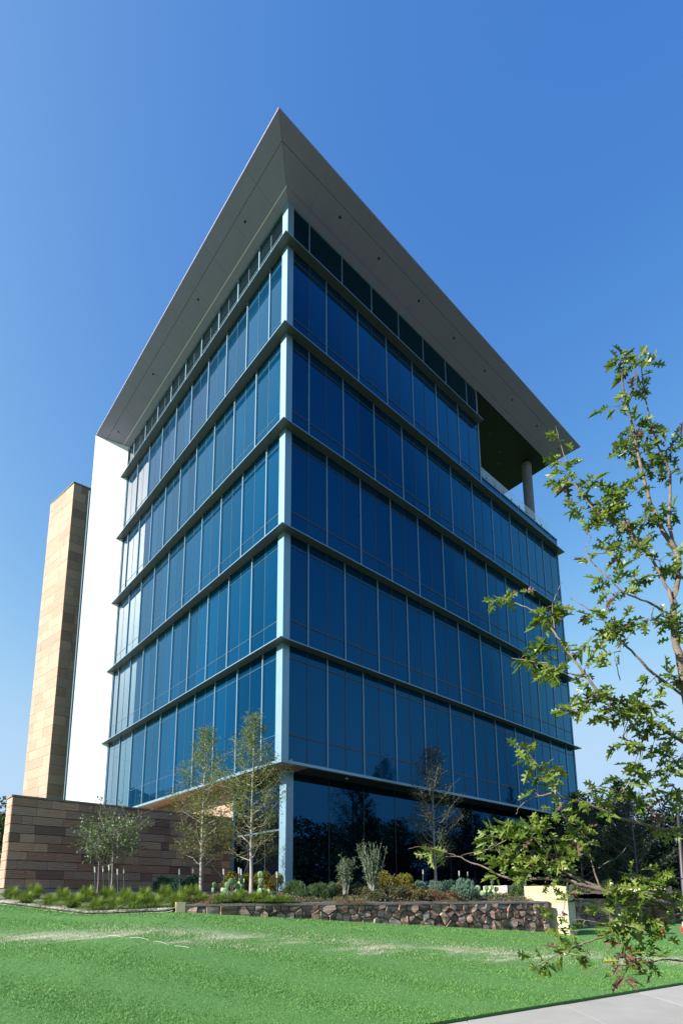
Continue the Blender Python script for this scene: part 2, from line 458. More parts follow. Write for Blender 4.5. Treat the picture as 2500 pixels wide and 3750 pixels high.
class MB:
    def __init__(self):
        self.v = []; self.f = {}; self.n = 0
    def add(self, v, f):
        v = np.asarray(v, float); f = np.asarray(f, int)
        self.v.append(v)
        self.f.setdefault(f.shape[1], []).append(f+self.n)
        self.n += len(v)
        return self
    def box(self, x0, x1, y0, y1, z0, z1):
        return self.add(CUBE_V*np.array([x1-x0, y1-y0, z1-z0])+np.array([(x0+x1)/2, (y0+y1)/2, (z0+z1)/2]), CUBE_F)
    def obox(self, c, ax, half):
        """box with centre c, horizontal axis ax (unit xy), half sizes along ax, across, up"""
        ax = np.array([ax[0], ax[1], 0.0]); ay = np.array([-ax[1], ax[0], 0.0]); az = np.array([0, 0, 1.0])
        v = CUBE_V*2
        return self.add(np.asarray(c)+v[:, :1]*ax*half[0]+v[:, 1:2]*ay*half[1]+v[:, 2:]*az*half[2], CUBE_F)
    def prism(self, poly, z0, z1):
        n = len(poly)
        p = np.asarray(poly, float)
        b = np.c_[p, np.broadcast_to(z0, n)]; t = np.c_[p, np.broadcast_to(z1, n)]
        i = np.arange(n); j = (i+1) % n
        self.add(np.r_[b, t], np.c_[i, j, j+n, i+n])
        k = self.n-2*n
        self.f.setdefault(n, []).append((i[::-1]+k)[None])
        self.f.setdefault(n, []).append((i+n+k)[None])
        return self
    def tube(self, pts, rad, n=6, cap=True):
        pts = np.asarray(pts, float); m = len(pts)
        rad = np.broadcast_to(np.asarray(rad, float), m)
        tg = np.gradient(pts, axis=0)
        tg /= np.linalg.norm(tg, axis=1)[:, None]+1e-9
        ref = np.where(np.abs(tg[:, 2:3]) > 0.9, np.array([[1.0, 0, 0]]), np.array([[0, 0, 1.0]]))
        a = np.cross(tg, ref); a /= np.linalg.norm(a, axis=1)[:, None]+1e-9
        b = np.cross(tg, a)
        th = np.arange(n)*2*math.pi/n
        v = pts[:, None]+rad[:, None, None]*(np.cos(th)[None, :, None]*a[:, None]+np.sin(th)[None, :, None]*b[:, None])
        i, j = np.meshgrid(np.arange(m-1), np.arange(n), indexing='ij')
        i = i.ravel(); j = j.ravel(); k = (j+1) % n
        self.add(v.reshape(-1, 3), np.c_[i*n+j, i*n+k, (i+1)*n+k, (i+1)*n+j])
        if cap:
            base = self.n-m*n
            self.f.setdefault(n, []).append((np.arange(n)+base)[None])
            self.f.setdefault(n, []).append((np.arange(n)[::-1]+base+(m-1)*n)[None])
        return self
    def build(self, name, mat, parent=None, smooth=False):
        me = fast_mesh(name, np.concatenate(self.v), [np.concatenate(x) for x in self.f.values()], mat, smooth)
        return link(name, me, parent) if parent is None else link_local(name, me, parent)
def link_local(name, me, parent):
    """mesh authored in world coordinates, hung under parent"""
    o = bpy.data.objects.new(name, me)
    COL.objects.link(o)
    o.parent = parent
    o.location = -LOC[parent.name]
    LOC[o.name] = np.zeros(3)
    return o
def quads(corners):
    """corners (n,4,3) -> verts, faces"""
    c = np.asarray(corners, float).reshape(-1, 3)
    return c, np.arange(len(c)).reshape(-1, 4)
def leaf_cloud(P, size, rng, aspect=0.5, up=0.3, axis=None, jitter=1.0):
    """diamond leaves at points P; axis: preferred direction of the leaf's length"""
    n = len(P)
    a = rng.normal(size=(n, 3))*jitter
    if axis is not None:
        a = a+axis
    a /= np.linalg.norm(a, axis=1)[:, None]+1e-9
    b = rng.normal(size=(n, 3)); b[:, 2] *= (1-up)
    b -= (b*a).sum(1)[:, None]*a
    b /= np.linalg.norm(b, axis=1)[:, None]+1e-9
    s = (np.asarray(size)*rng.uniform(0.65, 1.3, n))[:, None]
    nrm = np.cross(a, b)
    c = np.stack([P-a*s*0.5, P+b*s*aspect*0.5+nrm*s*0.05, P+a*s*0.5, P-b*s*aspect*0.5+nrm*s*0.05], 1)
    return quads(c)
def curve(p0, p1, p2, n=6):
    t = np.linspace(0, 1, n)[:, None]
    p0, p1, p2 = map(np.asarray, (p0, p1, p2))
    return (1-t)**2*p0+2*t*(1-t)*p1+t*t*p2

# ------------------------------------------------------------------ terrain
def dE(l): return 6.86+0.64*l                      # far edge of the walk
_lF = np.array([-60, -12, -8.3, -5.4, -3.33, 5.9, 6.6, 60])
_dF = np.array([16, 16, 14, 12.3, 12.5, 16.0, 16.3, 40])
_zw = np.array([0.1, 0.1, -0.055, -0.29, -0.25, -0.92, -0.98, -1.2])
def dF(l): return np.interp(l, _lF, _dF)
def lawn_z(d, l):
    d = np.asarray(d, float); l = np.asarray(l, float)
    e = 6.86+0.64*np.clip(l, -9, 12); f = dF(l); zw = np.interp(l, _lF, _zw)
    t = np.clip((d-e)/np.maximum(f-e, 3.0), 0, 1)
    t = t-0.035*np.sin(t*2*math.pi)
    z = -1.585+(zw+1.585)*t
    back = np.clip((d-f)/0.25, 0, 1)
    z = np.where(l < 5.95, z-0.16*back, z)
    return z
_lB = np.array([-60, -12, -8.3, -5.4, -3.7, -3.33, 60])
_zB = np.array([0.115, 0.115, -0.04, -0.275, -0.22, -0.10, -0.10])
def bed_z(d, l):
    z0 = np.interp(l, _lB, _zB)
    return z0+np.clip(0.085*(np.asarray(d)-dF(l)), 0, 0.36-np.minimum(z0+0.1, 0.2))
def bz(p):
    d, l = dl(p)
    return float(bed_z(d, l))

ls = np.unique(np.concatenate([np.linspace(-13, 13, 105), -13-np.geomspace(0.5, 1800, 18), 13+np.geomspace(0.5, 1800, 18)]))
ss_front = np.concatenate([np.linspace(0.0, 12, 61), 12+np.geomspace(0.5, 2500, 22)])
ss_back = -2.26-np.concatenate([np.linspace(0, 6, 13), 6+np.geomspace(0.5, 1500, 16)])
def grid_mesh(name, ss, ls, zfun, mat, extra=None):
    S, L = np.meshgrid(ss, ls, indexing='ij')
    D = S+dE(L)
    Z = zfun(D, L, S)
    V = CAM[None, None]+FH*D[..., None]+RH*L[..., None]
    V[..., 2] = Z
    n0, n1 = S.shape
    i, j = np.meshgrid(np.arange(n0-1), np.arange(n1-1), indexing='ij')
    a = (i*n1+j).ravel()
    return V.reshape(-1, 3), np.c_[a, a+1, a+n1+1, a+n1]
v1, f1 = grid_mesh('a', ss_front, ls, lambda d, l, s: lawn_z(d, l), None)
v2, f2 = grid_mesh('b', np.sort(ss_back), ls, lambda d, l, s: np.where(s < -5.0, -1.80, -1.60), None)
v3, f3 = grid_mesh('c', np.array([-2.26, 0.0]), ls, lambda d, l, s: np.full_like(d, -1.72), None)
# side skirts where turf meets the walk
v4 = []; 
def skirt(sval, ztop_fun):
    d = sval+dE(ls)
    top = CAM+FH*d[:, None]+RH*ls[:, None]; bot = top.copy()
    top[:, 2] = ztop_fun(d, ls); bot[:, 2] = -1.72
    i = np.arange(len(ls)-1); n = len(ls)
    return np.r_[top, bot], np.c_[i, i+1, i+n+1, i+n]
sk1 = skirt(0.0, lawn_z); sk2 = skirt(-2.26, lambda d, l: np.full_like(d, -1.60))
mbl = MB()
for v, f in ((v1, f1), (v2, f2), (v3, f3), sk1, sk2):
    mbl.add(v, f)
lawn = mbl.build('lawn', 'turf')
tag(lawn, 'green mown lawn sloping up to the stone planter', 'lawn', kind='structure')

for nm, sA, sB, zz, mt, lab, ct in (('road', -11.0, -4.9, -1.70, 'asphalt', 'unseen asphalt street behind the viewpoint, added dark to cut bounced light', 'road'), ('woodland_floor', -400.0, -11.02, -1.66, 'litter', 'unseen leaf litter under the trees across the street, added dark to cut bounced light', 'ground')):  # ground out of view behind the viewpoint, added dark to cut bounced light
    v_, f_ = grid_mesh(nm, np.linspace(sA, sB, 5), np.linspace(-400, 400, 9), lambda d, l, s: np.full_like(d, zz), None)
    tag(link(nm, fast_mesh(nm, v_, f_, mt)), lab, ct, kind='structure')
# walk slabs, with tooled joints between them
walk = thing('sidewalk', 'pale concrete walk crossing the bottom right corner', 'sidewalk', G(7, 1, -1.68))
walk['kind'] = 'structure'
edge_l = np.arange(-14, 24, 1.75)
for i, l0 in enumerate(edge_l):
    l1 = l0+1.75-0.02
    ls_ = np.linspace(l0, l1, 3)
    far = [G(dE(l)-0.03, l)[:2] for l in ls_]
    near = [G(dE(l)-2.23, l)[:2] for l in ls_[::-1]]
    MB().prism(far+near, -1.75, -1.63+0.002*math.sin(i*2.3)).build('slab', 'walk_concrete', walk)

# planting bed
lb = np.linspace(-14, 16, 121); db = np.linspace(0.02, 16, 81)
Sb, Lb = np.meshgrid(db, lb, indexing='ij')
Db = Sb+dF(Lb)
rngb = np.random.default_rng(3)
Zb = bed_z(Db, Lb)+np.where(Sb > 0.3, rngb.normal(size=Sb.shape)*0.012, 0)
Vb = CAM+FH*Db[..., None]+RH*Lb[..., None]; Vb[..., 2] = Zb
# keep the bed within the planter: drop the part right of the limestone wall
i, j = np.meshgrid(np.arange(len(db)-1), np.arange(len(lb)-1), indexing='ij')
a = (i*len(lb)+j).ravel()
keepm = (Lb[:-1, :-1].ravel() < 6.0) | (Sb[:-1, :-1].ravel() > 3.0)
bed = link('planting_bed', fast_mesh('planting_bed', Vb.reshape(-1, 3), np.c_[a, a+1, a+len(lb)+1, a+len(lb)][keepm], 'soil'))
tag(bed, 'dark soil planting bed behind the stone planter wall', 'planting bed', kind='structure')
# gravel apron left of the planter
lg = np.linspace(-11, -3.6, 60); sg = np.linspace(0.0, 1.5, 14)
Sg, Lg = np.meshgrid(sg, lg, indexing='ij')
Dg = Sg+dF(Lg)
Vg = CAM+FH*Dg[..., None]+RH*Lg[..., None]; Vg[..., 2] = bed_z(Dg, Lg)-0.04+0.07*np.minimum(Sg/0.2, 1)
i, j = np.meshgrid(np.arange(len(sg)-1), np.arange(len(lg)-1), indexing='ij')
a = (i*len(lg)+j).ravel()
grv = link('gravel_bed', fast_mesh('gravel_bed', Vg.reshape(-1, 3), np.c_[a, a+1, a+len(lg)+1, a+len(lg)], 'gravel_bed'))
tag(grv, 'pale gravel strip around the grass clumps at left', 'gravel', kind='structure')

# ------------------------------------------------------------------ the office building
ZF = {2: 4.588, 3: 8.791, 4: 13.098, 5: 17.404, 6: 21.679, 7: 25.924}
Z8, Z9, OV = 28.10, 28.76, 1.674
XE, YE = 21.34, 16.68
HB, PR = 0.914, 0.22           # half bay and phase, right facade
HL, PL = 0.8585, 0.363         # left facade
FP = 0.327                     # how far the sunshade fins stand out
XT = PR+14*HB                  # where the top storey stops at the terrace
WALL_IN = np.array([0.0, 16.72]); WALL_OUT = np.array([-1.674, 17.92])
ob = thing('office_building', 'six storey blue glass office building with broad overhanging flat roof', 'building', (0, 0, 0.2))
GY = 0.045
def pane(mat, x0, x1, y0, y1, z0, z1):
    return box('pane', mat, x0, x1, y0, y1, z0, z1, ob)
rp = random.Random(5)
for k in range(2, 7):
    z0, z1 = ZF[k]+0.03, ZF[k+1]-0.01
    nend = 14 if k == 6 else 23
    xs = [0.3]+[PR+n*HB for n in range(1, nend)]+[XT if k == 6 else XE-0.06]
    for n in range(len(xs)-1):
        t = rp.uniform(-0.0015, 0.0015)
        o = pane('glass', xs[n]+0.008, xs[n+1]-0.008, GY, GY+0.03, z0, z1)
        o.rotation_euler = (rp.uniform(-0.0006, 0.0006), 0, rp.uniform(-0.0009, 0.0009))
    for n in range(1, nend):
        x = PR+n*HB
        if (n % 2 == 1) == (k in (3, 5)):
            box('mullion', 'nosing_metal', x-0.017, x+0.017, 0.0, GY+0.02, z0, z1, ob)
        else:
            box('joint_bar', 'aluminium_dark', x-0.012, x+0.012, GY-0.012, GY+0.01, z0, z1, ob)
    xe = XT if k == 6 else XE-0.06
    for zt in (ZF[k]+0.955, ZF[k+1]-0.456):
        box('transom', 'aluminium_dark', 0.3, xe, GY-0.018, GY+0.01, zt-0.022, zt+0.022, ob)
    box('end_post', 'aluminium', xe, xe+0.07, -0.004, GY+0.06, z0, z1, ob)
    ys = [0.36]+[PL+n*HL for n in range(1, 20)]
    for n in range(len(ys)-1):
        o = pane('glass', GY, GY+0.03, ys[n]+0.008, ys[n+1]-0.008, z0, z1)
        o.rotation_euler = (0, rp.uniform(-0.0006, 0.0006), rp.uniform(-0.0012, 0.0012))
    for n in range(1, 19):
        y = PL+n*HL
        if (n % 2 == 0) == (k in (3, 5)):
            box('mullion', 'aluminium', -0.005, GY+0.02, y-0.022, y+0.022, z0, z1, ob)
        else:
            box('joint_bar', 'joint_metal', GY-0.010, GY+0.01, y-0.005, y+0.005, z0, z1, ob)
    for zt in (ZF[k]+0.955, ZF[k+1]-0.456):
        box('transom', 'joint_metal', GY-0.012, GY+0.01, 0.36, YE, zt-0.006, zt+0.006, ob)
    box('end_post', 'aluminium', -0.004, GY+0.06, YE-0.05, YE-0.003, z0, z1, ob)
    box('corner_column', 'aluminium', 0.0, 0.30, 0.0, 0.36, ZF[k]+0.03, ZF[k+1]-0.003, ob)
# clerestory
z0, z1 = ZF[7]+0.03, Z8-0.012
xs = [0.3]+[PR+n*HB for n in range(1, 14, 2)]+[XT]
for n in range(len(xs)-1):
    pane('glass_clerestory', xs[n]+0.008, xs[n+1]-0.008, GY, GY+0.03, z0, z1)
for x in xs[1:-1]:
    box('mullion', 'nosing_metal', x-0.017, x+0.017, 0.0, GY+0.02, z0, z1-0.05, ob)
box('head_rail', 'aluminium', 0.302, XT, 0.0, GY+0.02, z1-0.048, z1+0.004, ob)
box('end_post', 'aluminium', XT, XT+0.07, -0.004, GY+0.06, z0, z1, ob)
ys = [0.36]+[PL+n*HL for n in range(1, 20)]
for n in range(len(ys)-1):
    pane('glass_clerestory', GY, GY+0.03, ys[n]+0.008, ys[n+1]-0.008, z0, z1)
for n in range(1, 19):
    y = PL+n*HL
    if n % 2 == 0:
        box('mullion', 'aluminium', -0.005, GY+0.02, y-0.03, y+0.03, z0, z1-0.06, ob)
    else:
        box('joint_bar', 'joint_metal', GY-0.012, GY+0.01, y-0.010, y+0.010, z0, z1-0.06, ob)
box('transom', 'joint_metal', GY-0.014, GY+0.008, 0.36, YE, z0+1.02, z0+1.045, ob)
box('head_rail', 'aluminium', 0.0, GY+0.02, 0.362, YE, z1-0.058, z1+0.004, ob)
box('corner_column', 'aluminium', 0.0, 0.30, 0.0, 0.36, z0, Z8+0.02, ob)

# sunshade fins: thin blades with a sloping top, one for each side of each storey
def fin_profile_pts(pos_fn, s0, s1a, s1b, flip=False):
    pass
def blade(k, xe_tip, xe_root, right):
    z = ZF[k]
    t = 0.035
    # section: tip bottom, tip top, root top, root bottom (offset from wall, height)
    sec = [(FP, z-t), (FP, z), (-GY+0.01, z+0.10), (-GY+0.01, z-t+0.012)]
    v = []
    for (o, h) in sec:
        if right:
            v.append((-o, -o, h))
        else:
            v.append((-o, -o, h))
    for (o, h) in sec:
        f = (o+GY)/(FP+GY)
        e = xe_root+(xe_tip-xe_root)*max(f, 0)
        v.append((e, -o, h) if right else (-o, e, h))
    F = np.array([(0, 1, 5, 4), (1, 2, 6, 5), (2, 3, 7, 6), (3, 0, 4, 7)] if right else [(0, 4, 5, 1), (1, 5, 6, 2), (2, 6, 7, 3), (3, 7, 4, 0)])
    E2 = np.array([(4, 5, 6, 7)])
    m = MB(); m.add(v, np.r_[F, E2])
    return m.build('sunshade_fin', 'fin_metal', ob)
for k in range(3, 8):
    xr = XT+0.06 if k == 7 else XE+0.26
    blade(k, xr, (XT+0.03 if k == 7 else XE), True)
    blade(k, 16.92, 16.70, False)
    # bright nosing along the tip of each fin
    z = ZF[k]
    box('fin_nosing', 'nosing_metal', -FP-0.006, xr-0.02, -FP-0.012, -FP+0.004, z-0.028, z+0.006, ob)
    box('fin_nosing', 'nosing_metal', -FP-0.012, -FP+0.004, -FP+0.006, 16.90, z-0.028, z+0.006, ob)
    if k < 7:
        # short return of the fin around the far corner
        m = MB(); m.add([(XE, -GY, z-0.03), (XE+0.26, -FP, z-0.03), (XE+0.26, 3.0, z-0.03), (XE, 3.0, z-0.02),
                         (XE, -GY, z+0.05), (XE+0.26, -FP, z-0.0), (XE+0.26, 3.0, z-0.0), (XE, 3.0, z+0.05)],
                        np.array([(0, 3, 2, 1), (4, 5, 6, 7), (1, 2, 6, 5), (0, 1, 5, 4)]))
        m.build('sunshade_fin', 'fin_metal', ob)
# foot of the curtain wall and underside of the overhanging storeys
zb = ZF[2]
box('base_edge', 'aluminium', -0.02, XE+0.02, -0.03, GY+0.05, zb-0.07, zb+0.03, ob)
box('base_edge', 'aluminium', -0.03, GY+0.05, GY+0.052, YE, zb-0.07, zb+0.03, ob)
m = MB(); m.box(GY+0.052, 1.25, GY+0.052, YE, zb-0.06, zb+0.02)
m.build('base_soffit', 'wood_soffit', ob)
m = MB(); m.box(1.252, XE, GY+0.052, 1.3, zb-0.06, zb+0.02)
m.build('base_soffit', 'aluminium_dark', ob)  # right underside darker than the left: its shade is put into the colour
for y in (2.6, 5.6, 8.6, 11.6):
    m = MB(); m.tube([(0.55, y, zb-0.10), (0.55, y, zb-0.055)], 0.075, 12); m.build('downlight', 'lamp_lens', ob)
for x in (1.7, 3.4, 5.1, 6.8, 8.5):
    m = MB(); m.tube([(x, 0.5, zb-0.10 if x == 3.4 else zb-0.068), (x, 0.5, zb-0.055)], 0.06, 12); m.build('downlight', 'lamp_lens' if x == 3.4 else 'lamp_dark', ob)
# set-back ground storey
GS = 1.02
box('corner_column', 'aluminium', 0.80, 1.12, 0.80, 1.18, 0.0, zb-0.062, ob)
xs = [1.12]+[PR+HB+n*2*HB for n in range(1, 11)]+[XE-0.1]
for n in range(len(xs)-1):
    pane('glass_ground', xs[n]+0.004, xs[n+1]-0.004, GS, GS+0.03, 0.1, zb-0.061)
for x in xs[1:-1]:
    box('joint_bar', 'aluminium_dark', x-0.012, x+0.012, GS-0.01, GS+0.02, 0.1, zb-0.061, ob)
ys = [1.18, 2.35, 3.5, 4.50]
for n in range(len(ys)-1):
    pane('glass_ground', GS, GS+0.03, ys[n]+0.004, ys[n+1]-0.004, 0.1, zb-0.061)
for y in ys[1:-1]:
    box('joint_bar', 'aluminium_dark', GS-0.01, GS+0.02, y-0.012, y+0.012, 0.1, zb-0.061, ob)
box('transom', 'joint_metal', GS-0.014, GS+0.02, 1.18, 4.5, 2.44, 2.50, ob)
box('end_post', 'aluminium', 0.93, 1.08, 4.50, 4.58, 0.1, zb-0.061, ob)
gw = thing_part = bpy.data.objects.new('ground_wall', fast_mesh('ground_wall', *(lambda m: (np.concatenate(m.v), [np.concatenate(x) for x in m.f.values()]))(MB().box(1.06, 1.3, 4.6, 16.7, 0.0, zb-0.062)), 'mortar'))
COL.objects.link(gw); gw.parent = ob; gw.location = -LOC[ob.name]; LOC[gw.name] = np.zeros(3)
rs = random.Random(11)
zc = 0.3
while zc < zb-0.1:
    h = 0.285
    y = 4.6-rs.uniform(0, 0.4)
    while y < 13.5:
        w = rs.uniform(0.45, 0.95)
        a0, a1 = max(y, 4.6)+0.004, min(y+w, 13.5)-0.004
        if a1-a0 > 0.1:
            box('stone', 'sandstone_sunlit', 1.0+rs.uniform(0, 0.008), 1.07, a0, a1, zc+0.004, min(zc+h, zb-0.064)-0.004, gw)
        y += w
    zc += h
# unseen box added inside to keep daylight out
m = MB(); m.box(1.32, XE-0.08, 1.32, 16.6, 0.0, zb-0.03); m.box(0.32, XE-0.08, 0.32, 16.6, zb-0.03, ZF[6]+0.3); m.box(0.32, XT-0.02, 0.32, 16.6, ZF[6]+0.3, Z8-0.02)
m.build('unseen_light_block', 'core', ob)
# terrace parapet, glass balustrade, round column
pz1 = 22.60
xs = [XT+0.09]+[XT+0.09+0.9+n*1.86 for n in range(0, 4)]
xs = [XT+0.09, 14.86, 16.74, 18.60, 20.47, XE-0.05]
for n in range(len(xs)-1):
    box('parapet_panel', 'glass', xs[n]+0.008, xs[n+1]-0.008, GY-0.02, GY+0.1, ZF[6]+0.11, pz1-0.04, ob)
for x in xs[1:-1]:
    box('mullion', 'nosing_metal', x-0.017, x+0.017, 0.0, GY+0.05, ZF[6]+0.10, pz1-0.041, ob)
box('end_post', 'aluminium', XE-0.048, XE+0.03, 0.0, GY+0.1, ZF[6]+0.1, pz1-0.041, ob)
box('parapet_cap', 'aluminium', XT+0.075, XE+0.06, -0.03, 0.45, pz1-0.04, pz1+0.02, ob)
m = MB(); m.box(XT, XE, 0.25, 16.6, ZF[6]+0.3, ZF[6]+0.4); m.build('terrace_floor', 'concrete', ob)
mg, nt, b = _new('rail_glass')
b.inputs['Base Color'].default_value = (0.75, 0.9, 0.95, 1)
b.inputs['Roughness'].default_value = 0.02
b.inputs['Alpha'].default_value = 0.28
x = XT+0.15
ri = 0
while x < 20.9:
    x2 = min(x+0.86, 21.2)
    box('rail_pane', 'rail_glass', x+0.01, x2-0.01, 0.29, 0.305, pz1+0.06, 23.66, ob)
    box('rail_clamp', 'aluminium_dark', x-0.02, x+0.02, 0.27, 0.33, pz1+0.02, pz1+0.62, ob)
    x = x2
m = MB(); m.tube([(20.17, 1.05, ZF[6]+0.4), (20.17, 1.05, 26), (20.17, 1.05, Z8+0.02)], 0.31, 28, False)
m.build('round_column', 'concrete_dark', ob, True)
# roof: flat terrace ceiling, sloping soffit panels, deck above
def soff(o, along, right):
    """o: 0 at the wall, 1 at the eave; along: run of the wall"""
    z = Z8+(Z9-Z8)*o
    return (along, -OV*o, z) if right else (-OV*o, along, z)
ROWS = [(0.0, 0.165), (0.185, 0.665), (0.672, 1.0)]
def end_right(o): return 21.34+0.85*o
def end_left(o): return 16.74+1.17*o
def soffit_panel(name, mat, o0, o1, a0, a1, right, th=0.03):
    """a0/a1 functions of o giving the two cut ends"""
    c = [soff(o0, a0(o0), right), soff(o0, a1(o0), right), soff(o1, a1(o1), right), soff(o1, a0(o1), right)]
    c = np.array(c); t = c+np.array([0, 0, th])
    m = MB(); m.add(np.r_[c, t], np.array([(0, 1, 2, 3), (7, 6, 5, 4), (0, 4, 5, 1), (1, 5, 6, 2), (2, 6, 7, 3), (3, 7, 4, 0)]))
    return m.build(name, mat, ob)
mitre = lambda o: -OV*o+0.004
g = 0.006
for right, endf, J0, JS in ((True, end_right, 0.875, 1.765), (False, end_left, 0.64, 1.74)):
    cuts = []
    v = J0
    while v < (21.0 if right else 16.4):
        cuts.append(v); v += JS
    funs = [mitre]+[(lambda o, c=c: c) for c in cuts]+[endf]
    for (o0, o1) in ROWS:
        for i in range(len(funs)-1):
            lo = (lambda o, f=funs[i]: f(o)+g*0.5); hi = (lambda o, f=funs[i+1]: f(o)-g*0.5)
            soffit_panel('soffit_panel', 'soffit_paint', o0+0.002, o1-0.002, lo, hi, right)
    soffit_panel('soffit_strip', 'soffit_strip' if not right else 'soffit_paint', 0.166, 0.184, mitre, endf, right, 0.012)
    for a in ((2.11, 4.45, 7.2, 9.96, 12.7, 15.45, 18.2, 20.9) if right else (1.95, 6.11, 11.25, 16.34)):
        p = soff(0.485, a, right)
        m = MB(); m.box(p[0]-0.05, p[0]+0.05, p[1]-0.05, p[1]+0.05, p[2]-0.012, p[2]+0.02)
        m.build('recessed_lamp', 'lamp_dark', ob)
# roof deck and its backing (dark in the open joints)
poly_in = [(-OV+0.0, -OV), (22.19, -OV), (21.9, 6.0), (21.9, 17.5), (-1.0, 17.5), (-OV, 17.92)]
def deck_z(x, y): return Z8+(Z9-Z8)*max(-x, -y, 0)/OV
m = MB()
top = [(-OV, -OV), (22.19, -OV), (21.5, 0.0), (21.5, 17.2), (-1.0, 17.4), (-OV, 17.92)]
tv = [(x, y, Z9+0.06) for x, y in top]
m.add(tv, np.array([[0, 1, 2, 3, 4, 5]]))
eps = 0.034
low = [(-OV, -OV, Z9+eps), (22.19, -OV, Z9+eps), (21.34, 0, Z8+eps), (0, 0, Z8+eps), (0, 16.74, Z8+eps), (-OV, 17.91, Z9+eps)]
m.add(low, np.array([(0, 1, 2, 3), (0, 3, 4, 5)]))
m.add([(-OV, -OV, Z9+eps), (22.19, -OV, Z9+eps), (22.19, -OV, Z9+0.06), (-OV, -OV, Z9+0.06)], np.array([(0, 1, 2, 3)]))
m.add([(-OV, -OV, Z9+eps), (-OV, 17.92, Z9+eps), (-OV, 17.92, Z9+0.06), (-OV, -OV, Z9+0.06)], np.array([(0, 3, 2, 1)]))
m.add([(22.19, -OV, Z9+eps), (21.34, 0, Z8+eps), (21.5, 0, Z9+0.06), (22.19, -OV, Z9+0.06)], np.array([(0, 1, 2, 3)]))
m.build('roof_deck', 'soffit_paint', ob)
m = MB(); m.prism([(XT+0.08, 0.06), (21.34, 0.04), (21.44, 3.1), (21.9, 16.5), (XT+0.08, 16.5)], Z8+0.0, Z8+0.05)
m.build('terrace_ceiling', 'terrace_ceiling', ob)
for (x, y) in ((16.2, 1.2), (17.9, 1.6), (18.7, 2.2), (15.2, 2.6)):
    m = MB(); m.tube([(x, y, Z8-0.015), (x, y, Z8+0.01)], 0.09, 12); m.build('recessed_lamp', 'lamp_dark', ob)
# white fin wall closing the left end
wd = (WALL_OUT-WALL_IN); WL = np.linalg.norm(wd); wd = wd/WL; wnrm = np.array([-wd[1], wd[0]])
if wnrm[1] > 0: wnrm = -wnrm
bk = -wnrm
def wall_prism(mm, s0, s1, z0, z1a, z1b, off, th):
    p = [WALL_IN+wd*s0-bk*off, WALL_IN+wd*s1-bk*off, WALL_IN+wd*s1+bk*(th-off), WALL_IN+wd*s0+bk*(th-off)]
    return mm.prism(p, np.array([z0]*4), np.array([z1a, z1b, z1b, z1a]))
def wtop(s): return Z8+(Z9-Z8)*(s/WL)-0.004
mm = MB(); wall_prism(mm, 0.012, WL-0.004, 0.2, wtop(0.0)-0.01, wtop(WL)-0.01, 0.0, 0.30)
ww = mm.build('white_wall', 'white_joint', ob)
zj = [0.25]
for k in range(2, 8):
    zj += [ZF[k]-0.6, ZF[k]+0.95]
zj.append(99)
for i in range(len(zj)-1):
    for (s0, s1) in ((0.012, WL*0.665), (WL*0.665, WL)):
        a, b2 = zj[i]+0.004, zj[i+1]-0.004
        mm = MB(); wall_prism(mm, s0+0.005, s1-0.005, a, min(b2, wtop(s0)), min(b2, wtop(s1)), 0.022, 0.020)
        o = mm.build('wall_panel', 'white_panel', ww)
# narrow stair window between white wall and stone tower
c0 = np.array([WALL_OUT[0], WALL_OUT[1]])+bk*0.32
sw = MB(); sw.prism([c0+np.array([0.06, 0.0]), c0+np.array([0.06, 0.05]), c0+np.array([0.02, 0.64]), c0+np.array([-0.02, 0.62])], 0.5, 25.4)
sw.build('stair_window', 'glass_clerestory', ob)
e = c0+np.array([-0.02, 0.64])
box('end_post', 'aluminium', e[0]-0.03, e[0]+0.04, e[1]-0.03, e[1]+0.06, 0.5, 25.5, ob)
for k in range(2, 7):
    for dz in (-1.1, -0.55, 0.0, 0.6):
        zt = ZF[k]+dz
        q = MB(); q.prism([c0+np.array([0.0, -0.06]), c0+np.array([0.0, 0.0]), e+np.array([0.02, 0.05]), e+np.array([0.02, -0.06])], zt, zt+0.08)
        q.build('transom', 'aluminium', ob)

# ------------------------------------------------------------------ stone tower behind
tc = at(274.7, 1770.5, 33.0); TZ = tc[2]
tl = on_z(189, 1850.7, TZ); tr_ = on_z(333.2, 1793.2, TZ)
tc2, dL = tc[:2], (tl-tc)[:2]; dR = (tr_-tc)[:2]
LL = np.linalg.norm(dL); dL = dL/LL; dR = dR/np.linalg.norm(dR); LR = 3.6
tw = thing('stone_tower', 'tall sandstone clad stair tower behind the white wall', 'tower', (tc2[0], tc2[1], 0))
nR = np.array([dR[1], -dR[0]]); nR = nR if nR@(CAM[:2]-tc2) > 0 else -nR
nL = np.array([dL[1], -dL[0]]); nL = nL if nL@(CAM[:2]-tc2) > 0 else -nL
mm = MB(); mm.prism([tc2, tc2+dR*LR, tc2+dR*LR+dL*LL, tc2+dL*LL], 0.0, TZ-0.03); mm.build('wall', 'mortar', tw)
rs = random.Random(21)
hc = 0.62
nrow = int((TZ-2.0)/hc)
hc = (TZ-2.0)/nrow
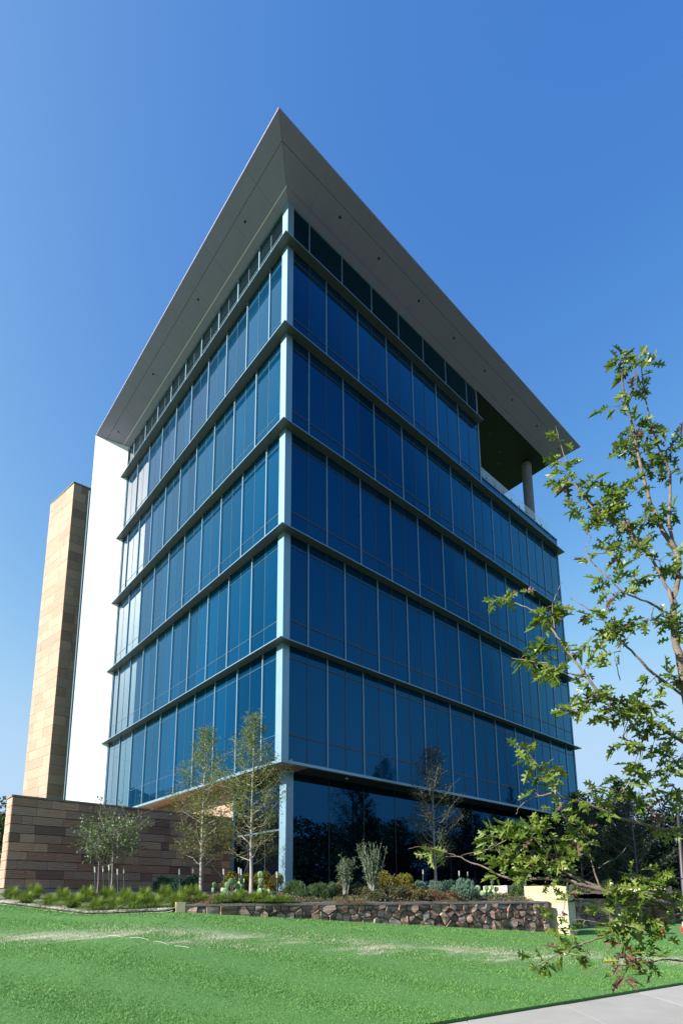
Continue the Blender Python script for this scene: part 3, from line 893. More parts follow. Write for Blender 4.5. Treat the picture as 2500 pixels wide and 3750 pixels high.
for r in range(nrow):
    z0 = 2.0+r*hc
    for (dv, nv, L_, mt, wmin, wmax) in ((dR, nR, LR, 'sandstone_tower_shade', 0.7, 1.5), (dL, nL, LL, 'sandstone_sunlit', 0.9, 1.8)):  # one stone, given a shaded right tint and a sunlit left tint
        s = -rs.uniform(0, 0.5)
        while s < L_:
            w = rs.uniform(wmin, wmax)
            a0, a1 = max(s, 0 if dv is dR else 0.0), min(s+w, L_)
            if L_-a1 < 0.25: a1 = L_
            if a1-a0 > 0.15:
                pr_ = 0.05+rs.uniform(0, 0.012)
                st = 0.0 if a0 > 0.01 else -0.05
                q = [tc2+dv*(a0+0.006+st), tc2+dv*(a1-0.006), tc2+dv*(a1-0.006)+nv*pr_, tc2+dv*(a0+0.006+st)+nv*pr_]
                MB().prism(q, z0+0.006, z0+hc-0.006).build('stone', mt, tw)
            if a1 >= L_: break
            s += w
mm = MB(); mm.prism([tc2+nR*0.09+nL*0.07-dR*0.02, tc2+dR*LR+nR*0.07, tc2+dR*LR+dL*LL, tc2+dL*LL+nL*0.07], TZ-0.02, TZ+0.05); mm.build('coping', 'cap_stone', tw)
mm = MB(); p = tc2+dR*0.5+dL*0.3; mm.tube([(p[0], p[1], TZ), (p[0], p[1], TZ+0.5)], 0.03, 6); mm.build('lightning_rod', 'aluminium', tw)

# ------------------------------------------------------------------ sandstone garden wall
WY, WX0, WX1, WZ0, WZ1 = 4.62, -6.83, 0.98, 0.40, 3.26
gwall = thing('garden_wall', 'brown sandstone block wall in shade, running left from the building', 'wall', (-3, WY, 0.2))
mm = MB(); mm.box(WX0+0.05, WX1-0.02, WY+0.05, WY+0.75, 0.0, WZ1-0.02); core = mm.build('wall_core', 'mortar', gwall)
box('plinth', 'concrete_dark', WX0+0.08, WX1, WY+0.02, WY+0.049, -0.2, WZ0-0.01, gwall)
rs = random.Random(8)
nr = 10
hh = (WZ1-WZ0-0.06)/nr
for r in range(nr):
    z0 = WZ0+r*hh
    x = WX0+0.0
    first = True
    while x < WX1-0.02:
        w = rs.choice([0.3, 0.42, 0.55, 0.8, 0.85, 0.9])
        if first: w = rs.choice([0.3, 0.55, 0.7])
        x1 = min(x+w, WX1-0.01)
        if WX1-x1 < 0.2: x1 = WX1-0.01
        box('stone', 'sandstone', x+0.004, x1-0.004, WY+rs.uniform(-0.014, 0.004), WY+0.06, z0+0.010, z0+hh-0.010, gwall)
        x = x1; first = False
    # return at the left end, its full sun put into a paler stone tint
    y = WY+0.062
    for (y0, y1) in ((WY+0.062, WY+0.40), (WY+0.40, WY+0.75)):
        box('stone', 'sandstone_sunlit', WX0+rs.uniform(-0.008, 0.004), WX0+0.06, y0+0.004, y1-0.004, z0+0.008, z0+hh-0.006, gwall)
for (x0, x1) in [(WX0-0.03+i*1.31, WX0-0.03+(i+1)*1.31-0.006) for i in range(6)]:
    box('coping_slab', 'cap_stone', x0, min(x1, WX1), WY-0.03, WY+0.78, WZ1-0.055, WZ1-0.0, gwall)
# low side wall and gate post beyond its left end
sw_ = thing('side_wall', 'short sunlit tan wall at the left edge of the picture', 'wall', (-7.3, 6.2, 0.2))
for i in range(9):
    box('stone', 'sandstone_sunlit', -7.9, WX0-0.06, 5.9, 6.5, 0.1+i*0.27+0.004, 0.1+(i+1)*0.27-0.004, sw_)
box('coping_slab', 'cap_stone', -7.95, WX0-0.05, 5.86, 6.54, 2.534, 2.60, sw_)

# ------------------------------------------------------------------ fieldstone planter wall
def clip_poly(poly, n, c):
    """keep the part of poly with n.p <= c"""
    out = []
    for i in range(len(poly)):
        a, b2 = poly[i], poly[(i+1) % len(poly)]
        da, db_ = n@a-c, n@b2-c
        if da <= 0: out.append(a)
        if (da < 0 < db_) or (db_ < 0 < da):
            out.append(a+(b2-a)*(da/(da-db_)))
    return out
def rubble(parent, A, B, ztop, zbotA, zbotB, seed, rows, step, core_th=0.35, cap=True, zend=None):
    """face of irregular stones from A to B (plan), seen from the viewer's side"""
    A = np.array(A[:2]); B = np.array(B[:2])
    L_ = np.linalg.norm(B-A); ax = (B-A)/L_
    nv = np.array([ax[1], -ax[0]]); nv = nv if nv@(CAM[:2]-A) > 0 else -nv
    rng = np.random.default_rng(seed)
    zb_ = lambda s: zbotA+(zbotB-zbotA)*s/L_-0.06
    zt = ztop-(0.05 if cap else 0)
    P3 = lambda s, z, o: np.array([A[0]+ax[0]*s+nv[0]*o, A[1]+ax[1]*s+nv[1]*o, z])
    mm = MB()
    c = [A-nv*core_th, B-nv*core_th, B-nv*0.012, A-nv*0.012]
    mm.prism(c, np.array([zb_(0)-0.1, zb_(L_)-0.1, zb_(L_)-0.1, zb_(0)-0.1]), zt-0.002)
    mm.build('mortar_core', 'mortar', parent)
    seeds = []
    s = 0.0
    while s < L_:
        h = zt-zb_(s)
        nr_ = max(1, int(round(h/rows)))
        for r in range(nr_):
            seeds.append((s+rng.uniform(0.24, 0.76)*step+(0.5*step if r % 2 else 0), zb_(s)+(r+rng.uniform(0.3, 0.7))*h/nr_))
        s += step
    seeds = np.array(seeds)
    seeds = seeds[rng.uniform(0, 1, len(seeds)) > 0.22]          # some stones take two places
    cnt = 0
    for i, sd_ in enumerate(seeds):
        d2 = np.hypot(seeds[:, 0]-sd_[0], (seeds[:, 1]-sd_[1]))
        near = np.argsort(d2)[1:14]
        poly = [np.array(p) for p in ((sd_[0]-0.5, zb_(sd_[0])), (sd_[0]+0.5, zb_(sd_[0])), (sd_[0]+0.5, zt), (sd_[0]-0.5, zt))]
        poly = clip_poly(poly, np.array([-1.0, 0]), 0.0); poly = clip_poly(poly, np.array([1.0, 0]), L_) if poly else poly
        for j in near:
            if len(poly) < 3: break
            n = seeds[j]-sd_; ln = np.linalg.norm(n)
            if ln < 1e-6: continue
            n = n/ln
            poly = clip_poly(poly, n, n@((seeds[j]+sd_)/2)-0.007)
        if len(poly) < 3: continue
        p = np.array(poly)
        cen = p.mean(0)
        area = 0.5*abs(np.dot(p[:, 0], np.roll(p[:, 1], 1))-np.dot(p[:, 1], np.roll(p[:, 0], 1)))
        if area < 0.0015: continue
        n = len(p)
        o1 = rng.uniform(0.02, 0.06); tilt = rng.normal(size=2)*0.2
        ring1 = cen+(p-cen)*0.985; ring2 = cen+(p-cen)*rng.uniform(0.84, 0.93, (n, 1))
        v = [P3(q[0], q[1], -0.02) for q in ring1]
        v += [P3(q[0], q[1], 0.012+rng.uniform(0, 0.008)) for q in ring1]
        v += [P3(q[0], q[1], o1+(q-cen)@tilt+rng.uniform(-0.004, 0.006)) for q in ring2]
        v += [P3(cen[0], cen[1], o1+rng.uniform(-0.004, 0.012))]
        i0 = np.arange(n); j0 = (i0+1) % n
        m2 = MB(); m2.add(v, np.r_[np.c_[i0, j0, j0+n, i0+n], np.c_[i0+n, j0+n, j0+2*n, i0+2*n]])
        m2.f.setdefault(3, []).append(np.c_[i0+2*n, j0+2*n, np.full(n, 3*n)])
        m2.build('stone', 'fieldstone', parent)
        cnt += 1
    if cap:
        s = 0.0
        while s < L_:
            w = rng.uniform(0.45, 0.85); s1 = min(s+w, L_)
            c = [A+ax*(s+0.004)-nv*(core_th+0.02), A+ax*(s1-0.004)-nv*(core_th+0.02), A+ax*(s1-0.004)+nv*(0.045+rng.uniform(0, 0.012)), A+ax*(s+0.004)+nv*(0.045+rng.uniform(0, 0.012))]
            MB().prism(c, zt, ztop+rng.uniform(-0.006, 0.006)).build('cap_stone', 'cap_stone', parent)
            s = s1
    return ax, nv, cnt
PA = G(12.5, -3.33); PB = G(15.9, 5.85)
pw = thing('planter_wall', 'low fieldstone planter wall along the back of the lawn', 'wall', (PA[0], PA[1], -0.5))
pax, pnv, pcnt = rubble(pw, PA, PB, -0.085, -0.25, -0.90, 4, 0.17, 0.205)
e0 = PA[:2]-pax*0.09
MB().prism([PA[:2]-pax*0.20-pnv*0.35, PA[:2]-pax*0.004-pnv*0.35, PA[:2]-pax*0.004+pnv*0.05, PA[:2]-pax*0.20+pnv*0.05], -0.45, -0.04).build('end_block', 'limestone', pw)
for s in (2.0, 4.05, 5.9, 7.35, 8.9):
    p = PA[:2]+pax*s; zz = -0.25-0.65*s/9.8+0.13
    q = MB(); q.tube([(*(p-pnv*0.05), zz), (*(p+pnv*0.075), zz)], 0.03, 10); q.build('weep_pipe', 'pvc', pw)
# limestone end wall (parallel to the left facade) and its neighbours
def lime_wall(label, near, length, th, z0, z1, courses, rows=2):
    """near: plan corner nearest the viewer; runs away along +Y; thickness along +X"""
    x, y = near
    t = thing('limestone_wall', label, 'wall', (x+th/2, y+length/2, z0))
    hz = (z1-z0)/rows
    for r in range(rows):
        n = courses+(r % 2)
        ws = np.linspace(0, length, n+1)
        if r % 2: ws = np.clip(ws-0.12, 0, length)
        ws[-1] = length; ws[0] = 0
        for i in range(n):
            if ws[i+1]-ws[i] < 0.02: continue
            box('block', 'limestone', x, x+th, y+ws[i]+0.003, y+ws[i+1]-0.003, z0+r*hz+0.003, z0+(r+1)*hz-0.003, t)
    return t
ne = G(15.75, 6.38)
lime_wall('cream limestone end wall closing the right end of the fieldstone planter', (ne[0], ne[1]), 1.30, 0.42, -1.05, 0.36, 2, 3)
q = at(1858, 3290, 18.2)
lime_wall('small cream limestone block beside the prickly pear on the planter', (q[0], q[1]), 0.9, 0.42, -0.2, 0.42, 1, 2)
p2a = np.array([ne[0]+0.43, ne[1]+1.6]); p2b = p2a+np.array([13.5, 0.0])
pw2 = thing('planter_wall', 'shaded fieldstone wall right of the cream limestone end wall', 'wall', (p2a[0], p2a[1], -0.5))
rubble(pw2, p2a, p2b, -0.02, -0.95, -1.0, 9, 0.24, 0.30)
q = G(24.0, 13.9)
lime_wall('far cream limestone wall half hidden by oak leaves at right', (q[0], q[1]), 3.6, 0.8, -1.1, 0.5, 3, 2)
# bed behind the second wall
Vq = [(p2a[0], p2a[1]+0.3, -0.06), (p2b[0], p2b[1]+0.3, -0.06), (p2b[0], p2b[1]+4.5, 0.15), (p2a[0]-0.4, p2a[1]+4.5, 0.15)]
b2 = link('planting_bed', fast_mesh('planting_bed_right', Vq, np.array([[0, 1, 2, 3]]), 'soil'))
tag(b2, 'soil bed behind the shaded fieldstone wall at right', 'planting bed', kind='structure')


# ------------------------------------------------------------------ vegetation builders
def trunk_and_limbs(base, H, r_base, limbs, seed, lean=(0, 0)):
    rng = np.random.default_rng(seed)
    n = 9
    t = np.linspace(0, 1, n)
    pts = np.c_[base[0]+lean[0]*t+rng.normal(size=n)*0.012*np.minimum(t*6, 1), base[1]+lean[1]*t+rng.normal(size=n)*0.012*np.minimum(t*6, 1), base[2]-0.1+(H+0.1)*t]
    mm = MB(); mm.tube(pts, r_base*(1-t*0.92)+0.004, 8)
    return mm, pts
def interp_pts(pts, u):
    u = np.clip(u, 0, 1)*(len(pts)-1)
    i = np.minimum(u.astype(int), len(pts)-2); f = (u-i)[:, None]
    return pts[i]*(1-f)+pts[i+1]*f
def cypress(label, base, H, R, seed, mats=('needles_green', 'needles_olive'), group=None, nlimb=46, nleaf=7600, first=0.17, lean=(0, 0), bark='bark_pale', leafsize=0.085):
    """young bald cypress: straight pale trunk, limbs sweeping up, feathery sprays"""
    rng = np.random.default_rng(seed)
    t = thing('cypress_tree', label, 'tree', tuple(base), group)
    mm, pts = trunk_and_limbs(base, H, 0.0085*H+0.006, None, seed, lean)
    mm.build('trunk', bark, t, True)
    lm = MB(); P = []; AX = []
    hs_ = np.linspace(first, 0.97, nlimb)**1.0
    for i, h in enumerate(hs_):
        az = i*2.399+rng.normal()*0.25
        prof = (np.sin(min((h-first)/(1-first)*1.9+0.62, math.pi*0.5+0.0)) if h < 0.45 else 1.0)*(1-((h-0.42)/0.62 if h > 0.42 else 0))
        L_ = R*max(prof, 0.08)*rng.uniform(0.72, 1.18)
        p0 = interp_pts(pts, np.array([h*0.985]))[0]
        d = np.array([math.cos(az), math.sin(az), 0])
        rise = rng.uniform(0.55, 1.0) if h < 0.6 else rng.uniform(0.7, 1.3)
        p1 = p0+d*L_*0.6+np.array([0, 0, L_*rise*0.32]); p2 = p0+d*L_+np.array([0, 0, L_*rise])
        c = curve(p0, p1, p2, 7)
        c[1:] += rng.normal(size=(6, 3))*0.018
        lm.tube(c, np.linspace(0.017*(1-h)+0.006, 0.003, 7)*(H/5.5), 5, False)
        k = int(nleaf/nlimb*(0.5+1.1*L_/R))
        u = rng.uniform(0.12 if h < 0.45 else 0.05, 1.0, k)**(0.5 if h < 0.45 else 0.75)
        q = interp_pts(c, u)
        side = rng.normal(size=(k, 3))*0.5*(0.14+0.16*L_)*np.array([1, 1, 0.75])
        # gather sprays into tufts so that gaps stay open
        tuft = rng.normal(size=(12, 3))*0.10
        q = q+side*0.75+tuft[rng.integers(0, 12, k)]*0.7
        P.append(q); AX.append(np.tile(d*0.6+np.array([0, 0, -0.15]), (k, 1)))
        for _ in range(4):
            uu_ = rng.uniform(0.35, 0.95); a = interp_pts(c, np.array([uu_]))[0]
            e = a+rng.normal(size=3)*0.16*np.array([1, 1, .6])*(0.5+L_)+np.array([0, 0, 0.08])
            lm.tube([a, (a+e)/2+rng.normal(size=3)*0.01, e], [0.004, 0.003, 0.0015], 4, False)
    lm.build('limbs', bark, t, True)
    P = np.concatenate(P); AX = np.concatenate(AX)
    v, f = leaf_cloud(P, leafsize, rng, 0.26, 0.0, AX, 0.8)
    if len(mats) == 2:      # second tint takes over lower down, where the tree is turning
        mi = (rng.uniform(0, 1, len(f)) > (P[:, 2]-base[2])/H*1.6-0.15).astype(int)
    else:
        mi = np.zeros(len(f), int)
    link_local('crown', fast_mesh('crown', v, f, list(mats), mat_idx=mi), t)
    return t
def leafy_tree(label, base, H, R, seed, mat, clear=0.35, nleaf=1500, size=0.075, bark='bark_grey', cat='tree', nbranch=24, group=None, squash=0.85, name='young_tree'):
    rng = np.random.default_rng(seed)
    t = thing(name, label, cat, tuple(base), group)
    zc0 = base[2]+H*clear
    mm = MB(); mm.tube([(base[0], base[1], base[2]-0.1), (base[0]+0.01, base[1], base[2]+H*0.2), (base[0]-0.01, base[1]+0.01, zc0), (base[0], base[1], base[2]+H*0.62)], [0.032*H/3.2+0.006, 0.028*H/3.2, 0.024*H/3.2, 0.008], 8)
    mm.build('trunk', bark, t, True)
    lm = MB(); P = []
    cen = np.array([base[0], base[1], base[2]+H*(1+clear)/2]); rz = H*(1-clear)/2
    for i in range(nbranch):
        az = i*2.399; hh_ = rng.uniform(0.0, 0.55)
        p0 = np.array([base[0], base[1], zc0+hh_*H*0.3])
        tip = cen+np.array([math.cos(az)*R*rng.uniform(0.5, 1), math.sin(az)*R*rng.uniform(0.5, 1), rng.uniform(-0.75, 1.0)*rz])
        c = curve(p0, (p0+tip)/2+np.array([0, 0, -0.05]), tip, 6); c[1:] += rng.normal(size=(5, 3))*0.02
        lm.tube(c, np.linspace(0.011, 0.003, 6)*H/3.2, 5, False)
        for _ in range(6):
            a = interp_pts(c, np.array([rng.uniform(0.3, 1)]))[0]
            e = a+rng.normal(size=3)*R*0.28+np.array([0, 0, R*0.14])
            lm.tube([a, (a+e)/2+rng.normal(size=3)*0.02, e], [0.005, 0.0035, 0.0015], 4, False)
            k = max(1, int(nleaf/nbranch/6))
            u = rng.uniform(0.25, 1.05, (k, 1))
            P.append(a+(e-a)*u+rng.normal(size=(k, 3))*R*0.055)
    lm.build('limbs', bark, t, True)
    P = np.concatenate(P)
    v, f = leaf_cloud(P, size, rng, 0.62, 0.2)
    link_local('crown', fast_mesh('crown', v, f, mat), t)
    return t
BUSH_MESH = {}
def bush_mesh(key, mat, n, size, aspect, seed, upright=0.0, lumps=9):
    """foliage of a unit bush (radius 1, height 1) gathered in lumps, with stems"""
    rng = np.random.default_rng(seed)
    c = rng.normal(size=(lumps, 3)); c /= np.linalg.norm(c, axis=1)[:, None]
    c[:, 2] = np.abs(c[:, 2])
    c = c*np.array([0.62, 0.62, 0.55])+np.array([0, 0, 0.22])
    w = rng.integers(0, lumps, n)
    d = rng.normal(size=(n, 3)); d /= np.linalg.norm(d, axis=1)[:, None]
    P = c[w]+d*(rng.uniform(0.4, 1.0, n)**0.5*0.36)[:, None]*np.array([1, 1, 0.8])
    P[:, 2] = np.maximum(P[:, 2], 0.03)
    v, f = leaf_cloud(P, size, rng, aspect, 0.3, d*0.5+np.array([0, 0, upright]), 0.6)
    return fast_mesh('foliage_'+key, v, f, mat)
STEMS = None
def bush(name, label, base, R, H, key, group=None, rot=0.0, cat='shrub'):
    global STEMS
    if STEMS is None:
        mm = MB(); rng = np.random.default_rng(77)
        for i in range(10):
            a = rng.uniform(0, 6.28); tip = np.array([math.cos(a)*0.6, math.sin(a)*0.6, rng.uniform(0.5, 0.9)])
            mm.tube(curve((0, 0, -0.05), tip*np.array([0.25, 0.25, 0.6]), tip, 4), [0.03, 0.024, 0.016, 0.008], 4, False)
        STEMS = fast_mesh('stems', np.concatenate(mm.v), [np.concatenate(x) for x in mm.f.values()], 'bark_grey')
    t = thing(name, label, cat, tuple(base), group)
    link('foliage', BUSH_MESH[key], t, tuple(base), (0, 0, rot), (R, R, H))
    link('stems', STEMS, t, tuple(base), (0, 0, rot), (R, R, H))
    return t
BUSH_MESH['green'] = bush_mesh('green', 'leaf_bush', 2600, 0.11, 0.5, 1, 0.5)
BUSH_MESH['teal'] = bush_mesh('teal', 'leaf_teal', 2600, 0.13, 0.5, 2, 0.4)
BUSH_MESH['sage'] = bush_mesh('sage', 'leaf_sage', 3200, 0.13, 0.36, 3, 0.7)
BUSH_MESH['yellow'] = bush_mesh('yellow', 'leaf_yellow', 3200, 0.085, 0.55, 4, 0.5, 12)
BUSH_MESH['rosemary'] = bush_mesh('rosemary', 'leaf_bush', 2800, 0.24, 0.13, 5, 1.6, 12)
BUSH_MESH['brown'] = bush_mesh('brown', 'leaf_brown', 2600, 0.14, 0.2, 6, 0.9, 10)
BUSH_MESH['mixed'] = bush_mesh('mixed', 'leaf_mixed', 3000, 0.11, 0.45, 7, 0.4, 12)
def clump_mesh(key, mat, n, seed, droop, spread):
    rng = np.random.default_rng(seed)
    az = rng.uniform(0, 2*math.pi, n); sp = rng.uniform(0.1, 1.0, n)*spread; hh_ = rng.uniform(0.55, 1.0, n)
    d = np.c_[np.cos(az), np.sin(az), np.zeros(n)]
    b0 = d*rng.uniform(0, 0.16, (n, 1)); side = np.c_[-np.sin(az), np.cos(az), np.zeros(n)]
    pts = []
    for u in (0, 0.4, 0.75, 1.0):
        p = b0+d*(sp*u**1.6)[:, None]; p[:, 2] = hh_*(u*1.15-droop*sp*u**2.4*0.9)
        pts.append(p)
    w = np.array([0.006, 0.007, 0.0055, 0.001])
    V = np.concatenate([np.stack([p-side*w_, p+side*w_], 1) for p, w_ in zip(pts, w)], 1)   # n,8,3
    base = np.arange(n)[:, None]*8
    F = np.concatenate([base+np.array([[0, 1, 3, 2]])+2*k for k in range(3)])
    return fast_mesh('blades_'+key, V.reshape(-1, 3), F, mat)
CLUMP = {'a': clump_mesh('a', 'blade_clump', 1700, 1, 0.95, 1.2), 'b': clump_mesh('b', 'blade_clump', 1700, 2, 1.05, 1.3), 'straw': clump_mesh('straw', 'blade_straw', 700, 3, 1.05, 1.5)}
def clump(label, base, R, H, key='a', group=None, rot=0.0):
    o = link('grass_clump', CLUMP[key], None, tuple(base), (0, 0, rot), (R, R, H))
    return tag(o, label, 'grass clump', group)
def on_bed(d, l):
    p = G(d, l); p[2] = float(bed_z(d, l)); return p
def bed_at(px, d):
    l = (px-PPX)/2079.0*d
    return on_bed(d, l)

# ------------------------------------------------------------------ trees of the beds
c1 = on_bed(17.0, -4.09); c2 = on_bed(16.0, -2.43); c3 = on_bed(21.3, 3.72)
cypress('bald cypress in front of the brown garden wall, farther one of the left pair', c1, 5.35, 1.12, 31, lean=(-0.03, 0.02))
cypress('young bald cypress with forked low limbs standing just left of the corner column', c2, 5.38, 1.18, 47, lean=(0.0, 0.0), nlimb=46)
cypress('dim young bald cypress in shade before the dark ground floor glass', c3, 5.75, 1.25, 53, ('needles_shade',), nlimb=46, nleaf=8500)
leafy_tree('small round headed tree with the taller trunk before the brown wall', on_bed(16.6, -6.62), 2.8, 1.0, 61, 'leaf_small_tree', 0.40, 1700, 0.08, nbranch=40)
leafy_tree('small low branched tree at the left of the staked pair', on_bed(16.9, -7.15), 2.1, 0.80, 67, 'leaf_small_tree', 0.48, 800, 0.08, nbranch=24)
# tree stakes with pale caps, some tied to a trunk
STK = None
def stake(label, top_px, top_py, d, lean=(0, 0), tie=None):
    l = (top_px-PPX)/2079.0*d
    base = on_bed(d, l); top = at(top_px, top_py, d)
    t = thing('tree_stake', label, 'stake', tuple(base), 'tree stakes')
    ax = (top-base); n = np.linalg.norm(ax); ax /= n
    mm = MB(); mm.tube([base-ax*0.1, base+ax*(n-0.14)], 0.016, 5); mm.build('post', 'stake_steel', t)
    mm = MB(); mm.tube([base+ax*(n-0.17), base+ax*n], 0.022, 6); mm.build('cap', 'stake_cap', t)
    if tie is not None:
        mm = MB(); mm.tube([base+ax*(n-0.32), tie], 0.006, 4); mm.build('tie', 'stake_steel', t)
stake('capped steel stake left of the small low branched tree', 348, 3174, 16.8)
stake('capped steel stake between the two small trees, nearer the low one', 378, 3172, 17.2)
stake('capped steel stake just left of the taller small tree trunk', 400, 3166, 16.5)
stake('capped steel stake just right of the taller small tree', 431, 3182, 16.5)
stake('leaning capped stake farthest right beside the small trees', 454, 3177, 17.0)
stake('capped stake left of the more distant cypress, farther from its trunk', 657, 3182, 16.8)
stake('capped stake left of the more distant cypress, nearer its trunk', 707, 3177, 17.4)
stake('capped stake right of the more distant cypress, tied to its trunk', 819, 3182, 16.8, tie=c1+np.array([0, 0, 1.25]))
stake('left one of two close capped stakes at the nearer cypress', 875, 3177, 15.9)
stake('right one of two close capped stakes at the nearer cypress', 883, 3182, 15.7, tie=c2+np.array([0, 0, 1.2]))
stake('capped stake beside the corner column, tied to the nearer cypress', 1014, 3192, 15.9, tie=c2+np.array([0, 0, 1.2]))
stake('capped stake left of the dim cypress before the dark glass', 1548, 3184, 20.8)
stake('capped stake right of the dim cypress before the dark glass', 1680, 3189, 20.8)
stake('capped stake farthest right before the dark glass', 1711, 3192, 21.6)

# ornamental grass clumps along the gravel at left
cl_front = [(76, 0.32), (174, 0.42), (268, 0.44), (357, 0.46), (420, 0.52), (495, 0.46), (560, 0.62), (643, 0.5)]
place = ['first', 'second', 'third', 'fourth', 'fifth', 'sixth', 'seventh', 'eighth', 'ninth', 'tenth', 'eleventh']
rc = random.Random(4)
for i, (px, off) in enumerate(cl_front):
    for _ in range(3):
        l = (px-PPX)/2079.0*(dF((px-PPX)/2079.0*13)+off)
    d = float(dF(l))+off
    clump('fine leaved grass clump, %s from the left in the front row on the gravel' % place[i], on_bed(d, l), rc.uniform(0.40, 0.52), rc.uniform(0.34, 0.46), 'ab'[i % 2], 'front row of grass clumps', rc.uniform(0, 6))
for i, px in enumerate([40, 120, 225, 315, 390, 455, 525, 600, 665, 705]):
    d = 14.2+0.9*abs(math.sin(i*1.9)); l = (px-PPX)/2079.0*d
    if d < dF(l)+0.8: d = float(dF(l))+0.9; l = (px-PPX)/2079.0*d
    clump('feathery grass clump, %s from the left in the back row by the brown wall' % place[i], on_bed(d, l), rc.uniform(0.42, 0.54), rc.uniform(0.42, 0.54), 'ba'[i % 2], 'back row of grass clumps', rc.uniform(0, 6))
for i, (px, d) in enumerate([(735, 13.3), (800, 13.2), (860, 13.4), (930, 13.5), (985, 13.3), (1035, 13.6), (880, 14.6), (960, 14.8)]):
    clump('low sedge clump, %s from the left along the planter wall top' % place[i], bed_at(px, d), rc.uniform(0.32, 0.42), rc.uniform(0.22, 0.30), 'ab'[i % 2], 'sedge clumps on the planter', rc.uniform(0, 6))
for i, (px, d) in enumerate([(700, 13.2), (770, 13.0), (1240, 13.95), (1275, 14.0), (1315, 14.05), (1620, 15.2), (1650, 15.2)]):
    clump('straw coloured drooping grass mound, %s from the left on the planter edge' % place[i], bed_at(px, d), rc.uniform(0.24, 0.30), rc.uniform(0.14, 0.20), 'straw', 'straw grass mounds', rc.uniform(0, 6))

# shrubs
for i, (px, d, R, H) in enumerate([(600, 17.6, 0.42, 0.62), (655, 17.2, 0.40, 0.55), (700, 17.5, 0.36, 0.62)]):
    bush('evergreen_shrub', '%s of three dark teal shrubs at the foot of the brown wall' % ['left', 'middle', 'right'][i], bed_at(px, d), R, H, 'teal', 'dark shrubs at the brown wall', i*1.3)
for i, (px, d, R, H) in enumerate([(848, 17.2, 0.42, 0.60), (905, 17.6, 0.42, 0.56), (958, 17.2, 0.44, 0.60), (1012, 17.0, 0.34, 0.55)]):
    bush('yellow_shrub', 'yellow green flowering shrub, %s from the left behind the nearer cypress' % place[i], bed_at(px, d), R, H, 'yellow', 'yellow shrubs behind the cypress', i*0.9)
for i, (px, d, R, H) in enumerate([(1075, 15.6, 0.36, 0.46), (1115, 15.0, 0.40, 0.40), (1165, 14.8, 0.40, 0.44), (1200, 15.2, 0.34, 0.44)]):
    bush('rosemary_shrub', 'upright needle leaved rosemary, %s from the left right of the column' % place[i], bed_at(px, d), R, H, 'rosemary', 'rosemary by the column', i*1.7)
for i, (px, d, R, H) in enumerate([(1245, 16.2, 0.40, 0.44), (1305, 15.9, 0.42, 0.40), (1345, 15.4, 0.40, 0.34), (1420, 15.2, 0.46, 0.40), (1475, 15.3, 0.42, 0.40), (1385, 14.9, 0.36, 0.30)]):
    bush('groundcover_shrub', 'low reddish mixed shrub, %s in the row below the silver stems' % place[i], bed_at(px, d), R, H, 'mixed', 'low mixed shrubs on the planter', i*1.1, 'shrub')
for i, (px, d, R, H) in enumerate([(1410, 16.6, 0.46, 0.72), (1478, 16.6, 0.50, 0.66)]):
    bush('yellow_shrub', '%s golden yellow shrub right of the silver stemmed shrubs' % ['left', 'right'][i], bed_at(px, d), R, H, 'yellow', 'golden shrubs', i*2.1)
for i, (px, d, R, H) in enumerate([(1538, 17.0, 0.34, 0.46), (1590, 17.4, 0.36, 0.46), (1640, 17.6, 0.36, 0.50)]):
    bush('teal_shrub', 'dusky teal shrub, %s from the left below the dim cypress' % place[i], bed_at(px, d), R, H, 'teal' if i == 2 else 'sage', 'teal shrubs on the planter', i*1.2)
bush('sage_shrub', 'large rounded silvery sage shrub beside the prickly pear', bed_at(1700, 16.0), 0.44, 0.60, 'sage', None, 0.4)
for i, (px, d, R, H) in enumerate([(1540, 15.3, 0.36, 0.36), (1590, 15.3, 0.36, 0.34), (1640, 15.5, 0.32, 0.30)]):
    bush('dry_shrub', 'tan and green wispy shrub, %s from the left under the teal shrubs' % place[i], bed_at(px, d), R, H, 'mixed' if i == 0 else 'brown', 'wispy shrubs on the planter', i*1.9)
bush('evergreen_shrub', 'green shrub between the two cream limestone blocks', bed_at(1905, 17.6), 0.34, 0.55, 'green')
for i, (dx, R, H) in enumerate([(0.9, 0.5, 0.45), (2.2, 0.55, 0.5), (3.6, 0.6, 0.5), (5.2, 0.6, 0.55), (7.0, 0.7, 0.6), (9.0, 0.7, 0.6)]):
    bush('groundcover_shrub', 'brownish low shrub, %s from the left on the shaded right hand wall' % place[i], (p2a[0]+dx, p2a[1]+0.9, -0.05), R, H, 'mixed', 'low shrubs on the right wall', i*0.8)
